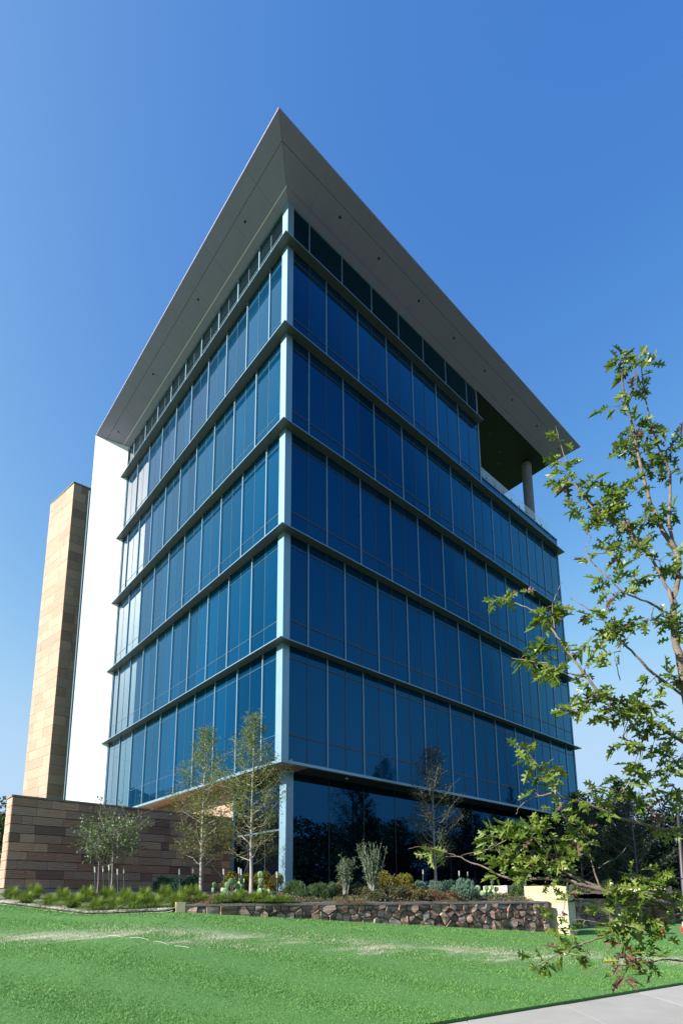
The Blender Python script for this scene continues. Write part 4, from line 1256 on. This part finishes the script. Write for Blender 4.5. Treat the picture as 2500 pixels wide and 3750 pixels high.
# silver stemmed shrubs
def silver(label, base, H, R, n, seed):
    rng = np.random.default_rng(seed)
    t = thing('silver_shrub', label, 'shrub', tuple(base), 'silver stemmed shrubs')
    lm = MB(); P = []
    for i in range(n):
        a = rng.uniform(0, 6.28); rr_ = R*rng.uniform(0.2, 1)
        tip = np.array(base)+np.array([math.cos(a)*rr_, math.sin(a)*rr_, H*rng.uniform(0.7, 1)])
        c = curve(np.array(base)+rng.normal(size=3)*np.array([0.03, 0.03, 0]), (np.array(base)+tip)/2+np.array([0, 0, -0.06])-np.array([math.cos(a), math.sin(a), 0])*0.02, tip, 7)
        c[1:] += rng.normal(size=(6, 3))*0.012
        lm.tube(c, np.linspace(0.015, 0.003, 7), 5, False)
        for _ in range(5):
            b0 = interp_pts(c, np.array([rng.uniform(0.35, 0.95)]))[0]; e = b0+rng.normal(size=3)*0.08+np.array([0, 0, 0.12])
            lm.tube([b0, e], [0.004, 0.0015], 4, False); P.append(b0+(e-b0)*rng.uniform(0.2, 1, (9, 1))+rng.normal(size=(9, 3))*0.025)
        P.append(interp_pts(c, rng.uniform(0.3, 1, 60))+rng.normal(size=(60, 3))*0.04)
    lm.build('stems', 'stem_silver', t, True)
    v, f = leaf_cloud(np.concatenate(P), 0.05, rng, 0.55, 0.2)
    link_local('foliage', fast_mesh('foliage', v, f, 'leaf_bush'), t)
silver('shorter silver stemmed shrub before the dark glass', bed_at(1263, 15.6), 1.22, 0.36, 16, 5)
silver('taller silver stemmed shrub fanning out before the dark glass', bed_at(1363, 15.2), 1.62, 0.48, 22, 6)
# prickly pears: stacks of flat pads
PAD = None
def pad_mesh():
    n, m = 10, 6
    v = []
    for i in range(m+1):
        ph = math.pi*i/m
        for j in range(n):
            th = 2*math.pi*j/n
            w = math.sin(ph)
            z = 0.5-0.5*math.cos(ph)
            v.append((0.42*w*math.cos(th)*(0.75+0.35*z), 0.075*w*math.sin(th), z))
    f = [(i*n+j, i*n+(j+1) % n, (i+1)*n+(j+1) % n, (i+1)*n+j) for i in range(m) for j in range(n)]
    return fast_mesh('pad', v, np.array(f), 'cactus', True)
def prickly(label, base, seed, npad, s=0.19):
    global PAD
    if PAD is None: PAD = pad_mesh()
    rng = random.Random(seed)
    t = thing('prickly_pear', label, 'cactus', tuple(base), 'prickly pears')
    tips = []
    face = -YAW
    for i in range(npad):
        if i < npad*0.5 or not tips:
            p = np.array(base)+np.array(RH)*rng.uniform(-0.30, 0.30)+np.array(FH)*rng.uniform(-0.12, 0.12)
            tilt = rng.uniform(-0.5, 0.5)
        else:
            p, tilt = rng.choice(tips); tilt = tilt+rng.uniform(-0.7, 0.7)
        sc = s*rng.uniform(0.75, 1.15)
        link('pad', PAD, t, tuple(p-np.array([0, 0, 0.01])), (rng.uniform(-0.25, 0.25), tilt, face+rng.uniform(-0.8, 0.8)), (sc, sc, sc))
        tips.append((p+RH*math.sin(tilt)*sc*0.92+np.array([0, 0, math.cos(tilt)*sc*0.92]), tilt))
prickly('prickly pear left of the nearer cypress trunk', bed_at(853, 14.9)+np.array([0, 0, 0.06]), 1, 15)
prickly('prickly pear between the nearer cypress and the corner column', bed_at(965, 14.8)+np.array([0, 0, 0.05]), 2, 11)
prickly('smallest prickly pear, leftmost beside the stakes of the distant cypress', bed_at(812, 15.6)+np.array([0, 0, 0.06]), 5, 6, 0.15)
prickly('prickly pear in front of the small cream limestone block', bed_at(1785, 16.8)+np.array([0, 0, 0.05]), 3, 17)
# creeping ground cover, fallen leaves and flowers in the bed
rng = np.random.default_rng(12)
n = 9000
l_ = rng.uniform(-3.2, 5.6, n); d_ = dF(l_)+0.30+rng.gamma(1.6, 0.9, n)
P = CAM+FH*d_[:, None]+RH*l_[:, None]; P[:, 2] = bed_z(d_, l_)+rng.uniform(0.0, 0.10, n)
v, f = leaf_cloud(P, 0.065, rng, 0.5, 0.4)
o = link('ground_cover', fast_mesh('ground_cover', v, f, ['leaf_mixed', 'leaf_brown', 'leaf_teal'], mat_idx=rng.choice([0, 0, 0, 1, 2], n)))
tag(o, 'creeping leafy ground cover over the planter soil', 'ground cover', kind='stuff')
n = 40
px = rng.normal(1520, 30, n); d_ = 15.0+rng.normal(size=n)*0.25; l_ = (px-PPX)/2079*d_
P = CAM+FH*d_[:, None]+RH*l_[:, None]; P[:, 2] = bed_z(d_, l_)+rng.uniform(0.12, 0.34, n)
v, f = leaf_cloud(P, 0.035, rng, 0.8, 0.4)
o = link('orange_flowers', fast_mesh('orange_flowers', v, f, 'flower_orange'))
tag(o, 'scattered orange flowers in the low planter shrubs', 'flowers', kind='stuff')
# pebbles on the gravel apron
n = 5000
l_ = rng.uniform(-10.8, -3.7, n); d_ = dF(l_)+rng.uniform(0.0, 1.4, n)
P = CAM+FH*d_[:, None]+RH*l_[:, None]; P[:, 2] = bed_z(d_, l_)+0.036
s = rng.uniform(0.010, 0.028, (n, 1, 1))
octv = np.array([(1, 0, 0), (0, 1, 0), (-1, 0, 0), (0, -1, 0), (0, 0, 0.6), (0, 0, -0.5)])
V = P[:, None]+octv[None]*s*rng.uniform(0.6, 1.3, (n, 6, 3))
F = np.array([(0, 1, 4), (1, 2, 4), (2, 3, 4), (3, 0, 4)])[None]+np.arange(n)[:, None, None]*6
o = link('gravel', fast_mesh('gravel', V.reshape(-1, 3), F.reshape(-1, 3), 'pebble'))
tag(o, 'loose pale gravel stones round the grass clumps', 'gravel', kind='stuff')
# turf blades
n = 380000
d_ = 4.8+(rng.uniform(0, 1, n)**1.15)*11.4
l_ = rng.uniform(-0.68, 0.68, n)*d_
ok = (d_ > dE(l_)+rng.uniform(-0.035, 0.02, n)) & (d_ < np.where(l_ < 5.95, dF(l_)-0.02, 99))
d_ = d_[ok]; l_ = l_[ok]; n = len(d_)
P = CAM+FH*d_[:, None]+RH*l_[:, None]; P[:, 2] = lawn_z(np.maximum(d_, dE(l_)+0.01), l_)-0.004
az = rng.uniform(0, 2*math.pi, n); hgt = np.where(rng.uniform(0, 1, n) < 0.08, rng.uniform(0.022, 0.038, n), rng.uniform(0.010, 0.024, n))*(1+0.35*np.sin(P[:, 0]*3.1+P[:, 1]*2.3))
sd_ = np.c_[np.cos(az), np.sin(az), np.zeros(n)]*(0.0028+0.0005*d_[:, None])
tip = P+np.c_[rng.normal(size=n)*0.010, rng.normal(size=n)*0.010, hgt]
V = np.stack([P-sd_, P+sd_, tip], 1).reshape(-1, 3)
o = link('grass', fast_mesh('grass', V, np.arange(3*n).reshape(-1, 3), 'turf_blade'))
tag(o, 'short mown grass blades of the lawn', 'grass', kind='stuff')
# longer dry grass on the near side of the walk
n = 5000
l_ = rng.uniform(3.2, 6.5, n); d_ = dE(l_)-2.27-rng.uniform(0, 1.1, n)
P = CAM+FH*d_[:, None]+RH*l_[:, None]; P[:, 2] = -1.605
az = rng.uniform(0, 2*math.pi, n)
sd_ = np.c_[np.cos(az), np.sin(az), np.zeros(n)]*0.006
tip = P+np.c_[rng.normal(size=n)*0.03, rng.normal(size=n)*0.03, rng.uniform(0.04, 0.11, n)]
o = link('verge_grass', fast_mesh('verge_grass', np.stack([P-sd_, P+sd_, tip], 1).reshape(-1, 3), np.arange(3*n).reshape(-1, 3), ['blade_straw', 'blade_clump'], mat_idx=rng.integers(0, 2, n)))
tag(o, 'straggly dry grass on the near verge of the walk', 'grass', kind='stuff')
# white line lying in the turf
mm = MB()
lp = [(10.02, -4.0), (9.94, -3.6), (9.86, -3.2), (9.78, -2.9), (9.72, -2.5)]
t = np.linspace(0, 1, 40)
dd = np.interp(t, np.linspace(0, 1, 5), [a[0] for a in lp]); ll = np.interp(t, np.linspace(0, 1, 5), [a[1] for a in lp])
pts = np.array([G(a, b, float(lawn_z(a, b))+0.006+0.010*math.sin(i*0.55)) for i, (a, b) in enumerate(zip(dd, ll))])
mm.tube(pts, 0.0025, 5)
tag(mm.build('white_cord', 'string_white'), 'short thin white cord lying in the left of the lawn', 'cord')
# red standpipes and the lamp post at right
def standpipe(label, px, d, h):
    l = (px-PPX)/2079.0*d; b0 = G(d, l, float(lawn_z(d, l)))
    t = thing('standpipe', label, 'standpipe', tuple(b0), 'red standpipes')
    mm = MB(); mm.tube([b0-np.array([0, 0, .1]), b0+np.array([0, 0, h])], 0.055, 12); mm.build('pipe', 'red_paint', t)
    mm = MB(); mm.tube([b0+np.array([0, 0, h]), b0+np.array([0, 0, h+0.05])], [0.075, 0.06], 12); mm.build('bonnet', 'red_paint', t)
    mm = MB(); mm.tube([b0+np.array([0, 0, h*0.75]), b0+np.array([0, 0, h*0.75])-FH*0.10+RH*0.05], 0.035, 10); mm.build('outlet', 'brass', t)
standpipe('red fire standpipe on the lawn behind the oak leaves', 2407, 17.0, 0.30)
standpipe('smaller red standpipe near the right edge of the lawn', 2483, 17.6, 0.12)
lb_ = G(20.5, (2496-PPX)/2079*20.5, -1.1)
t = thing('street_lamp', 'dark slim lamp post with flat round head behind the oak', 'street lamp', tuple(lb_))
tp = at(2474, 2890, 20.5); hd = at(2447, 2876, 20.5)
mm = MB(); mm.tube([lb_, (lb_*0.4+tp*0.6), tp], [0.075, 0.062, 0.05], 12); mm.build('pole', 'pole_paint', t, True)
mm = MB(); mm.tube([lb_, lb_+np.array([0, 0, 0.25])], [0.14, 0.11], 12); mm.build('base', 'concrete', t)
mm = MB(); mm.tube([tp, (tp+hd)/2+np.array([0, 0, .06]), hd+np.array([0, 0, 0.03])], 0.028, 8); mm.build('arm', 'pole_paint', t, True)
mm = MB(); mm.tube([hd+np.array([0, 0, -0.03]), hd, hd+np.array([0, 0, 0.045]), hd+np.array([0, 0, 0.07])], [0.17, 0.2, 0.14, 0.05], 20); mm.build('lamp_head', 'pole_paint', t, True)

# ------------------------------------------------------------------ distant trees
def broad_tree(label, base, H, R, seed, mat, n=5200, size=0.30, group=None, clear=0.16, name='broadleaf_tree'):
    rng = np.random.default_rng(seed)
    t = thing(name, label, 'tree', tuple(base), group)
    b0 = np.array(base, float)
    mm = MB(); mm.tube([b0-np.array([0, 0, .3]), b0+np.array([0.05, 0, H*0.3]), b0+np.array([0, 0.1, H*0.75])], [0.022*H, 0.017*H, 0.006*H], 8)
    lumps = 34
    a = rng.normal(size=(lumps, 3)); a /= np.linalg.norm(a, axis=1)[:, None]
    c = b0+np.array([0, 0, H*(clear+(1-clear)*0.5)])+a*np.array([R*0.72, R*0.72, H*(1-clear)*0.42])*rng.uniform(0.45, 1.05, (lumps, 1))
    for q in c[:16]:
        p0 = b0+np.array([0, 0, H*rng.uniform(0.15, 0.5)])
        mm.tube(curve(p0, (p0+q)/2, q, 4), [0.008*H, 0.006*H, 0.004*H, 0.0015*H], 5, False)
    mm.build('trunk', 'bark_grey', t, True)
    w = rng.integers(0, lumps, n); d = rng.normal(size=(n, 3)); d /= np.linalg.norm(d, axis=1)[:, None]
    P = c[w]+d*(rng.uniform(0.2, 1, n)**0.6*R*0.36)[:, None]*np.array([1, 1, 0.75])
    P[:, 2] = np.maximum(P[:, 2], b0[2]+0.2)
    v, f = leaf_cloud(P, size, rng, 0.55, 0.3)
    link_local('crown', fast_mesh('crown', v, f, mat), t)
    return t
def gz(d, l): return -1.15
tl_list = [(2165, 33, 7.2, 2.6, 'leaf_dark'), (2215, 40, 6.8, 3.2, 'leaf_dark'), (2275, 48, 6.5, 3.4, 'leaf_dark'), (2420, 46, 7.2, 3.4, 'leaf_dark'), (2345, 44, 6.0, 3.2, 'leaf_dark'), (2490, 42, 7.4, 3.4, 'leaf_dark'), (2140, 30, 4.6, 2.2, 'leaf_dark'), (2390, 52, 7.0, 3.6, 'leaf_dark')]
for i, (px, d, H, R, mt) in enumerate(tl_list):
    b0 = G(d, (px-PPX)/2079*d, -1.1)
    broad_tree('dark leafy tree, %s in the row beyond the building at right' % place[i], b0, H+1.1, R, 100+i, mt, 5200, 0.26, 'dark trees beyond the building', 0.03)
b0 = G(40, (2298-PPX)/2079*40, -1.1)
cypress('tall slim cypress rising above the dark trees at right', b0, 9.9, 1.9, 77, ('leaf_feather',), nlimb=60, nleaf=8000, bark='bark_grey', leafsize=0.24)
b0 = G(27, (2136-PPX)/2079*27, -1.0)
cypress('feathery tree at the right hand corner of the building', b0, 6.2, 1.6, 78, ('leaf_feather',), nlimb=48, nleaf=6500, bark='bark_grey', leafsize=0.16)
b0 = at(2336, 3235, 28.0); b0[2] = -1.0
cypress('sparse grey cypress beyond the right hand limestone wall', b0, 6.4, 2.0, 79, ('leaf_feather',), nlimb=40, nleaf=3800, bark='bark_grey', leafsize=0.15)
b0 = G(30, (-8-PPX)/2079*30, 0.2)
broad_tree('leafy tree top showing above the wall at the left edge', b0, 5.6, 1.3, 140, 'leaf_feather', 2600, 0.2, None, 0.3)

# trees across the street, seen mirrored in the right facade
rt = random.Random(6)
order = ['first', 'second', 'third', 'fourth', 'fifth', 'sixth', 'seventh', 'eighth', 'ninth', 'tenth', 'eleventh', 'twelfth', 'thirteenth', 'fourteenth', 'fifteenth', 'sixteenth']
xx = 16.0
for i in range(15):
    H = 2.4+[11.5, 8.2, 8.0, 7.4, 8.6, 8.0, 8.8, 9.2, 10.0, 9.0, 11.0, 12.5, 11.5, 13.5, 13.0][i]
    R = 2.6+H*0.12
    base = (xx, -24.0-rt.uniform(0, 6), -1.6)
    if i in (0, 4, 11):
        cypress('tall thin conifer across the street, %s of the mirrored row' % order[i], base, H+1.6+2.2*(i != 0), 2.0, 300+i, ('leaf_dark',), 'trees across the street', 40, 4200, 0.1, bark='bark_grey', leafsize=0.34)
    broad_tree('dark broad tree across the street, %s of the mirrored row' % order[i], (base[0]+1.5, base[1]-2, base[2]), H, R, 200+i, 'leaf_dark', 5200, 0.42, 'trees across the street', 0.02)
    xx += 2.9+i*0.26
# low beige building mirrored in the left facade
bb = thing('beige_building', 'beige gabled building seen only mirrored in the left facade', 'building', (-34, 74, -1))
bx = -22.0
for i, (w, h, dp) in enumerate([(7.0, 12.0, 0.0), (5.0, 13.2, 1.0), (5.0, 12.4, -0.5), (6.0, 12.8, 0.6), (7.0, 11.0, -0.4), (8.0, 11.5, 0.5)]):
    x1 = bx-w; h += 5.5
    m = MB(); m.prism([(x1, 70+dp), (bx-0.02, 70+dp), (bx-0.02, 80), (x1, 80)], np.full(4, -1.6), np.array([h-2.4, h, h, h-2.4]))
    m.build('gable_bay', 'panel_brown' if i == 0 else 'stucco_beige', bb)
    for k in range(5):
        m = MB(); m.box(x1+0.6, bx-0.6, 69.92+dp, 70.05+dp, 1.0+k*2.6, 2.3+k*2.6); m.build('window', 'glass_clerestory', bb)
    bx = x1
for i, x in enumerate((-30, -38, -46, -56)):
    broad_tree('round tree behind the mirrored beige building, %s' % order[i], (x, 90, -1.6), 21, 5.5, 260+i, 'leaf_dark', 1800, 0.6, 'trees behind the beige building', 0.1)

# ------------------------------------------------------------------ the foreground oak
OAK_D = 5.0
def odep(px, py): return OAK_D+0.32*math.sin(px*0.0045+1.0)+0.28*math.cos(py*0.0038)
def op(px, py): return at(px, py, odep(px, py))
ob_base = G(5.0, 3.55, -1.62)
oak = thing('oak_tree', 'young oak with lobed leaves leaning in from the right foreground', 'tree', tuple(ob_base))
BR = [
 ([(2500, 2492), (2475, 2356), (2462, 2220), (2482, 2111), (2475, 2026), (2421, 1935), (2360, 1778), (2326, 1622), (2305, 1520), (2278, 1404), (2282, 1302), (2261, 1268)], 0.034, 0.004),
 ([(2475, 2026), (2448, 1914), (2452, 1744), (2421, 1669), (2394, 1595), (2356, 1438), (2346, 1336)], 0.016, 0.004),
 ([(2462, 2220), (2441, 2152), (2380, 2043), (2312, 1969), (2285, 1880), (2285, 1812)], 0.016, 0.004),
 ([(2380, 2043), (2312, 1949), (2244, 1914), (2169, 1860), (2101, 1771), (2071, 1690), (2050, 1622), (2033, 1560)], 0.011, 0.003),
 ([(2462, 2260), (2421, 2234), (2367, 2203), (2278, 2166), (2224, 2112), (2169, 2064), (2142, 2010), (2163, 1969)], 0.011, 0.003),
 ([(2520, 2560), (2380, 2458), (2312, 2384), (2244, 2329), (2203, 2261), (2135, 2220), (2088, 2190)], 0.012, 0.003),
 ([(2540, 2750), (2500, 2717), (2401, 2656), (2278, 2574), (2203, 2544), (2142, 2472), (2081, 2390), (2027, 2316), (1993, 2268), (1945, 2234), (1884, 2207), (1802, 2180)], 0.017, 0.003),
 ([(2146, 2477), (2081, 2465), (2006, 2438), (1924, 2418), (1870, 2411)], 0.008, 0.003),
 ([(2027, 2300), (2020, 2220), (2040, 2165), (2058, 2130)], 0.005, 0.002),
 ([(2560, 3060), (2500, 3044), (2432, 3039), (2346, 3016), (2260, 2993), (2174, 2953), (2088, 2927), (2048, 2907), (2002, 2844), (1956, 2786), (1921, 2740), (1914, 2716)], 0.018, 0.003),
 ([(2020, 2905), (1944, 2924), (1904, 2953), (1887, 2984)], 0.006, 0.003),
 ([(2346, 3016), (2300, 2930), (2240, 2890), (2190, 2880)], 0.008, 0.003),
 ([(2600, 3360), (2450, 3308), (2283, 3286), (2231, 3268), (2145, 3245), (2076, 3225), (2002, 3217), (1898, 3217), (1835, 3208), (1772, 3176), (1715, 3154), (1669, 3136), (1600, 3139)], 0.024, 0.003),
 ([(1690, 3140), (1640, 3125), (1580, 3105), (1530, 3101), (1493, 3108)], 0.005, 0.002),
 ([(2231, 3268), (2145, 3230), (2059, 3188), (2002, 3125), (1944, 3067), (1876, 3067), (1800, 3105), (1686, 3133)], 0.013, 0.003),
 ([(2200, 3255), (2170, 3180), (2150, 3100), (2117, 3021)], 0.009, 0.003),
 ([(2190, 3180), (2215, 3160), (2260, 3140), (2295, 3098)], 0.005, 0.002),
 ([(2077, 3225), (2069, 3300), (2060, 3360), (2085, 3390)], 0.006, 0.002),
 ([(2250, 3385), (2200, 3380), (2140, 3370), (2085, 3368)], 0.005, 0.002),
 ([(2560, 3330), (2400, 3370), (2277, 3412), (2174, 3440), (2088, 3475), (2025, 3504), (1973, 3530), (1944, 3530)], 0.012, 0.003),
 ([(2600, 3520), (2500, 3518), (2432, 3515), (2346, 3527), (2272, 3535), (2203, 3538), (2128, 3578)], 0.010, 0.002),
 ([(2450, 3308), (2400, 3250), (2330, 3215), (2290, 3200)], 0.008, 0.003),
 ([(2560, 3240), (2470, 3215), (2445, 3230), (2440, 3190), (2466, 3150)], 0.006, 0.003),
 ([(2270, 2490), (2255, 2430), (2248, 2390)], 0.004, 0.002),
]
lm = MB()
BP = []
rng = np.random.default_rng(17)
for pts, ra, rb in BR:
    q = np.array([op(*p) for p in pts])
    n = len(q)*4
    t = np.linspace(0, 1, n)*(len(q)-1)
    # smooth (Catmull-Rom) path with small kinks
    qi = np.vstack([2*q[0]-q[1], q, 2*q[-1]-q[-2]])
    out = []
    for a in t:
        i = min(int(a), len(q)-2); f_ = a-i
        p0, p1, p2, p3 = qi[i], qi[i+1], qi[i+2], qi[i+3]
        out.append(0.5*((2*p1)+(-p0+p2)*f_+(2*p0-5*p1+4*p2-p3)*f_**2+(-p0+3*p1-3*p2+p3)*f_**3))
    out = np.array(out)+rng.normal(size=(n, 3))*0.0028
    lm.tube(out, np.linspace(ra, rb, n)*rng.uniform(0.9, 1.1, n), 7)
    BP.append(out)
# trunk, out of frame, carrying the limbs
tk = [ob_base-np.array([0, 0, .2]), G(5.0, 3.52, -0.6), G(5.0, 3.46, 0.4), G(5.05, 3.36, 1.3), op(2500, 2492)]
mm = MB(); mm.tube(tk, [0.075, 0.068, 0.06, 0.05, 0.035], 12); mm.build('trunk', 'bark_oak', oak, True)
for a, b2, ra in (((2600, 3360), 1, 0.02), ((2540, 2750), 2, 0.017), ((2560, 3060), 2, 0.017), ((2520, 2560), 3, 0.013), ((2560, 3330), 1, 0.013), ((2600, 3520), 0, 0.012), ((2560, 3240), 1, 0.01)):
    e = op(*a); s0 = np.array(tk[b2])
    lm.tube(curve(s0, (s0+e)/2, e, 5), np.linspace(ra*1.3, ra, 5), 7)
ALLB = np.concatenate(BP)
CL = [(1430,830,28,12),(1470,838,40,26),(1457,880,32,16),(1413,935,22,7),(1440,905,18,7),(1450,990,36,18),(1500,1000,45,26),(1540,1030,42,26),(1450,1040,42,20),(1490,1070,42,20),(1550,1080,28,12),
(1284,1012,12,4),(1290,1060,22,7),(1300,1100,36,22),(1340,1120,36,20),(1330,1150,26,9),(1390,1150,46,28),(1440,1130,46,28),(1420,1190,46,28),(1350,1210,32,14),(1380,1180,28,12),
(1490,1180,38,18),(1550,1170,36,14),(1400,1270,32,14),(1360,1290,20,6),(1450,1260,42,20),(1500,1230,32,14),(1520,1290,32,14),(1550,1320,32,13),(1400,1320,36,15),(1460,1340,32,12),(1410,1370,30,9),(1400,1430,42,30),(1375,1425,32,16),(1422,1450,28,12),
(1150,1370,26,11),(1182,1360,12,4),(1245,1400,40,20),(1270,1392,22,7),(1262,1430,26,8),(1228,1510,42,28),(1200,1507,22,10),(1270,1530,36,18),(1290,1500,20,6),(1340,1490,24,8),(1352,1530,28,10),
(1490,1440,32,10),(1530,1420,36,18),(1555,1470,32,14),(1425,1497,14,4),(1500,1560,28,9),(1550,1560,24,10),
(1320,1640,36,20),(1360,1600,36,22),(1400,1640,42,26),(1440,1620,42,24),(1480,1660,38,20),(1500,1700,38,18),(1430,1690,32,10),(1460,1730,36,16),(1540,1700,34,16),(1550,1750,32,16),(1510,1760,32,14),(1475,1610,30,12),
(1190,1720,15,5),(1210,1742,24,11),(1240,1790,32,16),(1268,1772,20,7),(1228,1810,22,6),(1255,1760,16,5),
(1330,1830,32,9),(1390,1810,26,10),(1430,1840,36,18),(1480,1830,32,16),(1530,1830,38,20),(1550,1890,28,13),(1500,1880,22,6),(1450,1790,26,10),(1410,1862,20,7),
(1010,1958,24,11),(1080,1966,14,4),(1130,1930,36,22),(1180,1910,42,30),(1230,1900,42,28),(1290,1880,36,20),(1320,1910,32,14),(1160,1970,38,24),(1220,1960,46,36),(1280,1960,42,30),(1330,1950,32,16),(1150,2010,30,13),(1220,2010,36,18),(1252,2030,26,11),
(1300,2010,26,8),(1290,2060,20,9),(1284,2100,22,12),(1310,2070,16,5),(1278,2130,16,7),(1340,2130,12,3),
(1400,2030,32,15),(1450,2010,32,15),(1500,2010,38,20),(1540,2050,38,22),(1440,2060,38,22),(1400,2090,38,22),(1480,2100,42,26),(1530,2120,38,20),(1420,2130,38,20),(1380,2120,28,12),(1470,2150,36,14),
(1330,2175,28,12),(1300,2190,26,10),(1262,2200,26,10),(1230,2215,16,5),(1350,2190,18,5),(1440,2200,32,16,1),(1480,2190,26,8),(1420,2190,22,8,1),(1430,2240,20,8,1),(1500,2230,22,7)]
half = np.array([(0.015, 0.03), (0.03, 0.12), (0.19, 0.13), (0.27, 0.21), (0.14, 0.26), (0.07, 0.32), (0.12, 0.39), (0.33, 0.43), (0.30, 0.50), (0.43, 0.57), (0.27, 0.57), (0.12, 0.58), (0.09, 0.63), (0.15, 0.69), (0.30, 0.76), (0.27, 0.83), (0.14, 0.80), (0.065, 0.83), (0.07, 0.90)])
def leaf_shape(seed):
    """one lobed leaf, unit length along +Y, folded a little on its midrib, on a short stalk"""
    r = np.random.default_rng(seed)
    V = [(0, 0, 0), (0, 1, 0)]; F = []
    for s in (1, -1):
        h = half*np.array([1, 1])+r.normal(size=half.shape)*0.018
        k0 = len(V)
        for x, y in h:
            x = max(x, 0.008)
            V.append((s*x*0.86, y, (0.16+0.1*(seed % 3))*x+0.10*math.sin(y*7+seed*1.7)*x))
        idx = list(range(k0, k0+len(h)))
        F.append([0]+idx+[1] if s > 0 else [1]+idx[::-1]+[0])
    V = np.array(V, float)
    V[:, 2] += -(0.12+0.13*(seed % 4))*(V[:, 1]-0.25)**2+0.05*r.normal()*V[:, 0]
    # stalk as two thin faces
    k = len(V)
    V = np.r_[V, [(-0.006, 0.02, 0), (0.006, 0.02, 0), (0.004, -0.22, 0.02), (-0.004, -0.22, 0.02)]]
    return V, F, np.array([[k, k+1, k+2, k+3]])
SHAPES = [leaf_shape(s) for s in range(12)]
LM = {}
def leaf_data(si, mt):
    if (si, mt) not in LM:
        V, F, Q = SHAPES[si]
        LM[(si, mt)] = fast_mesh('leaf', V, [np.array(F), Q], mt)
    return LM[(si, mt)]
recs = []
rl = random.Random(9)
twig = MB()
for c in CL:
    px, py, rad, cnt = [v*1.59439 for v in c[:3]]+[c[3]]
    brown = len(c) > 4
    cen = op(px, py)
    nb = ALLB[np.argmin(((ALLB-cen)**2).sum(1))]
    rad_m = rad/FPX*OAK_D
    if np.linalg.norm(nb-cen) > 0.05:
        twig.tube(curve(nb, (nb+cen)/2+rng.normal(size=3)*0.02, cen, 5), [0.005, 0.0045, 0.004, 0.003, 0.002], 5)
    nt_ = max(2, cnt//5)
    ends = []
    for k in range(nt_):
        e = rng.normal(size=3); e = cen+e/np.linalg.norm(e)*rng.uniform(0.3, 1.0)*rad_m*0.85*np.array([1, 1, 0.9])
        twig.tube(curve(nb*0.3+cen*0.7, (nb*0.3+cen*0.7+e)/2+rng.normal(size=3)*0.012, e, 4), [0.0035, 0.003, 0.0022, 0.0015], 4)
        ends.append(e)
    cnt = int(cnt*(0.95 if (c[1] > 1990 and c[0] < 1370) else 1.15))
    for k in range(cnt):
        e = ends[k % nt_]
        out = (e-cen)/(np.linalg.norm(e-cen)+1e-6)*0.45+rng.normal(size=3)*0.75
        out[2] = out[2]*0.55-0.12
        out /= np.linalg.norm(out)
        nrm = rng.normal(size=3)*0.65+np.array([-0.15, 0.0, 0.75])
        nrm -= out*(nrm@out); nrm /= np.linalg.norm(nrm)
        s = rng.uniform(0.085, 0.16)
        p = e+rng.normal(size=3)*0.018+out*s*0.18
        rnd = rl.random()
        mt = 'leaf_oak_brown' if rnd < (0.5 if brown else 0.03) else ('leaf_oak_bright' if rnd > 0.72 else 'leaf_oak')
        recs.append((p, out, nrm, s, mt, rl.randrange(12)))
lm.build('limbs', 'bark_oak', oak, True)
twig.build('twigs', 'bark_oak', oak, True)['kind'] = 'stuff'
recs.sort(key=lambda r: -r[3])
JV = []; JF = {}; JN = 0; JM = {}
for i, (p, out, nrm, s, mt, si) in enumerate(recs):
    xa = np.cross(out, nrm)
    M = np.c_[xa, out, nrm]
    if i < 300:
        o = bpy.data.objects.new('leaf', leaf_data(si, mt))
        COL.objects.link(o); o.parent = oak
        mw = Matrix([[M[0, 0]*s, M[0, 1]*s, M[0, 2]*s, p[0]-ob_base[0]], [M[1, 0]*s, M[1, 1]*s, M[1, 2]*s, p[1]-ob_base[1]], [M[2, 0]*s, M[2, 1]*s, M[2, 2]*s, p[2]-ob_base[2]], [0, 0, 0, 1]])
        o.matrix_basis = mw
    else:
        V, F, Q = SHAPES[si]
        JV.append((V*s)@M.T+p)
        mi = ['leaf_oak', 'leaf_oak_bright', 'leaf_oak_brown'].index(mt)
        for arr in (np.array(F), Q):
            JF.setdefault(arr.shape[1], []).append(arr+JN); JM.setdefault(arr.shape[1], []).append(np.full(len(arr), mi))
        JN += len(V)
ks = list(JF)
me = fast_mesh('foliage', np.concatenate(JV), [np.concatenate(JF[k]) for k in ks], ['leaf_oak', 'leaf_oak_bright', 'leaf_oak_brown'], mat_idx=np.concatenate([np.concatenate(JM[k]) for k in ks]))
o = link_local('foliage', me, oak); o['kind'] = 'stuff'
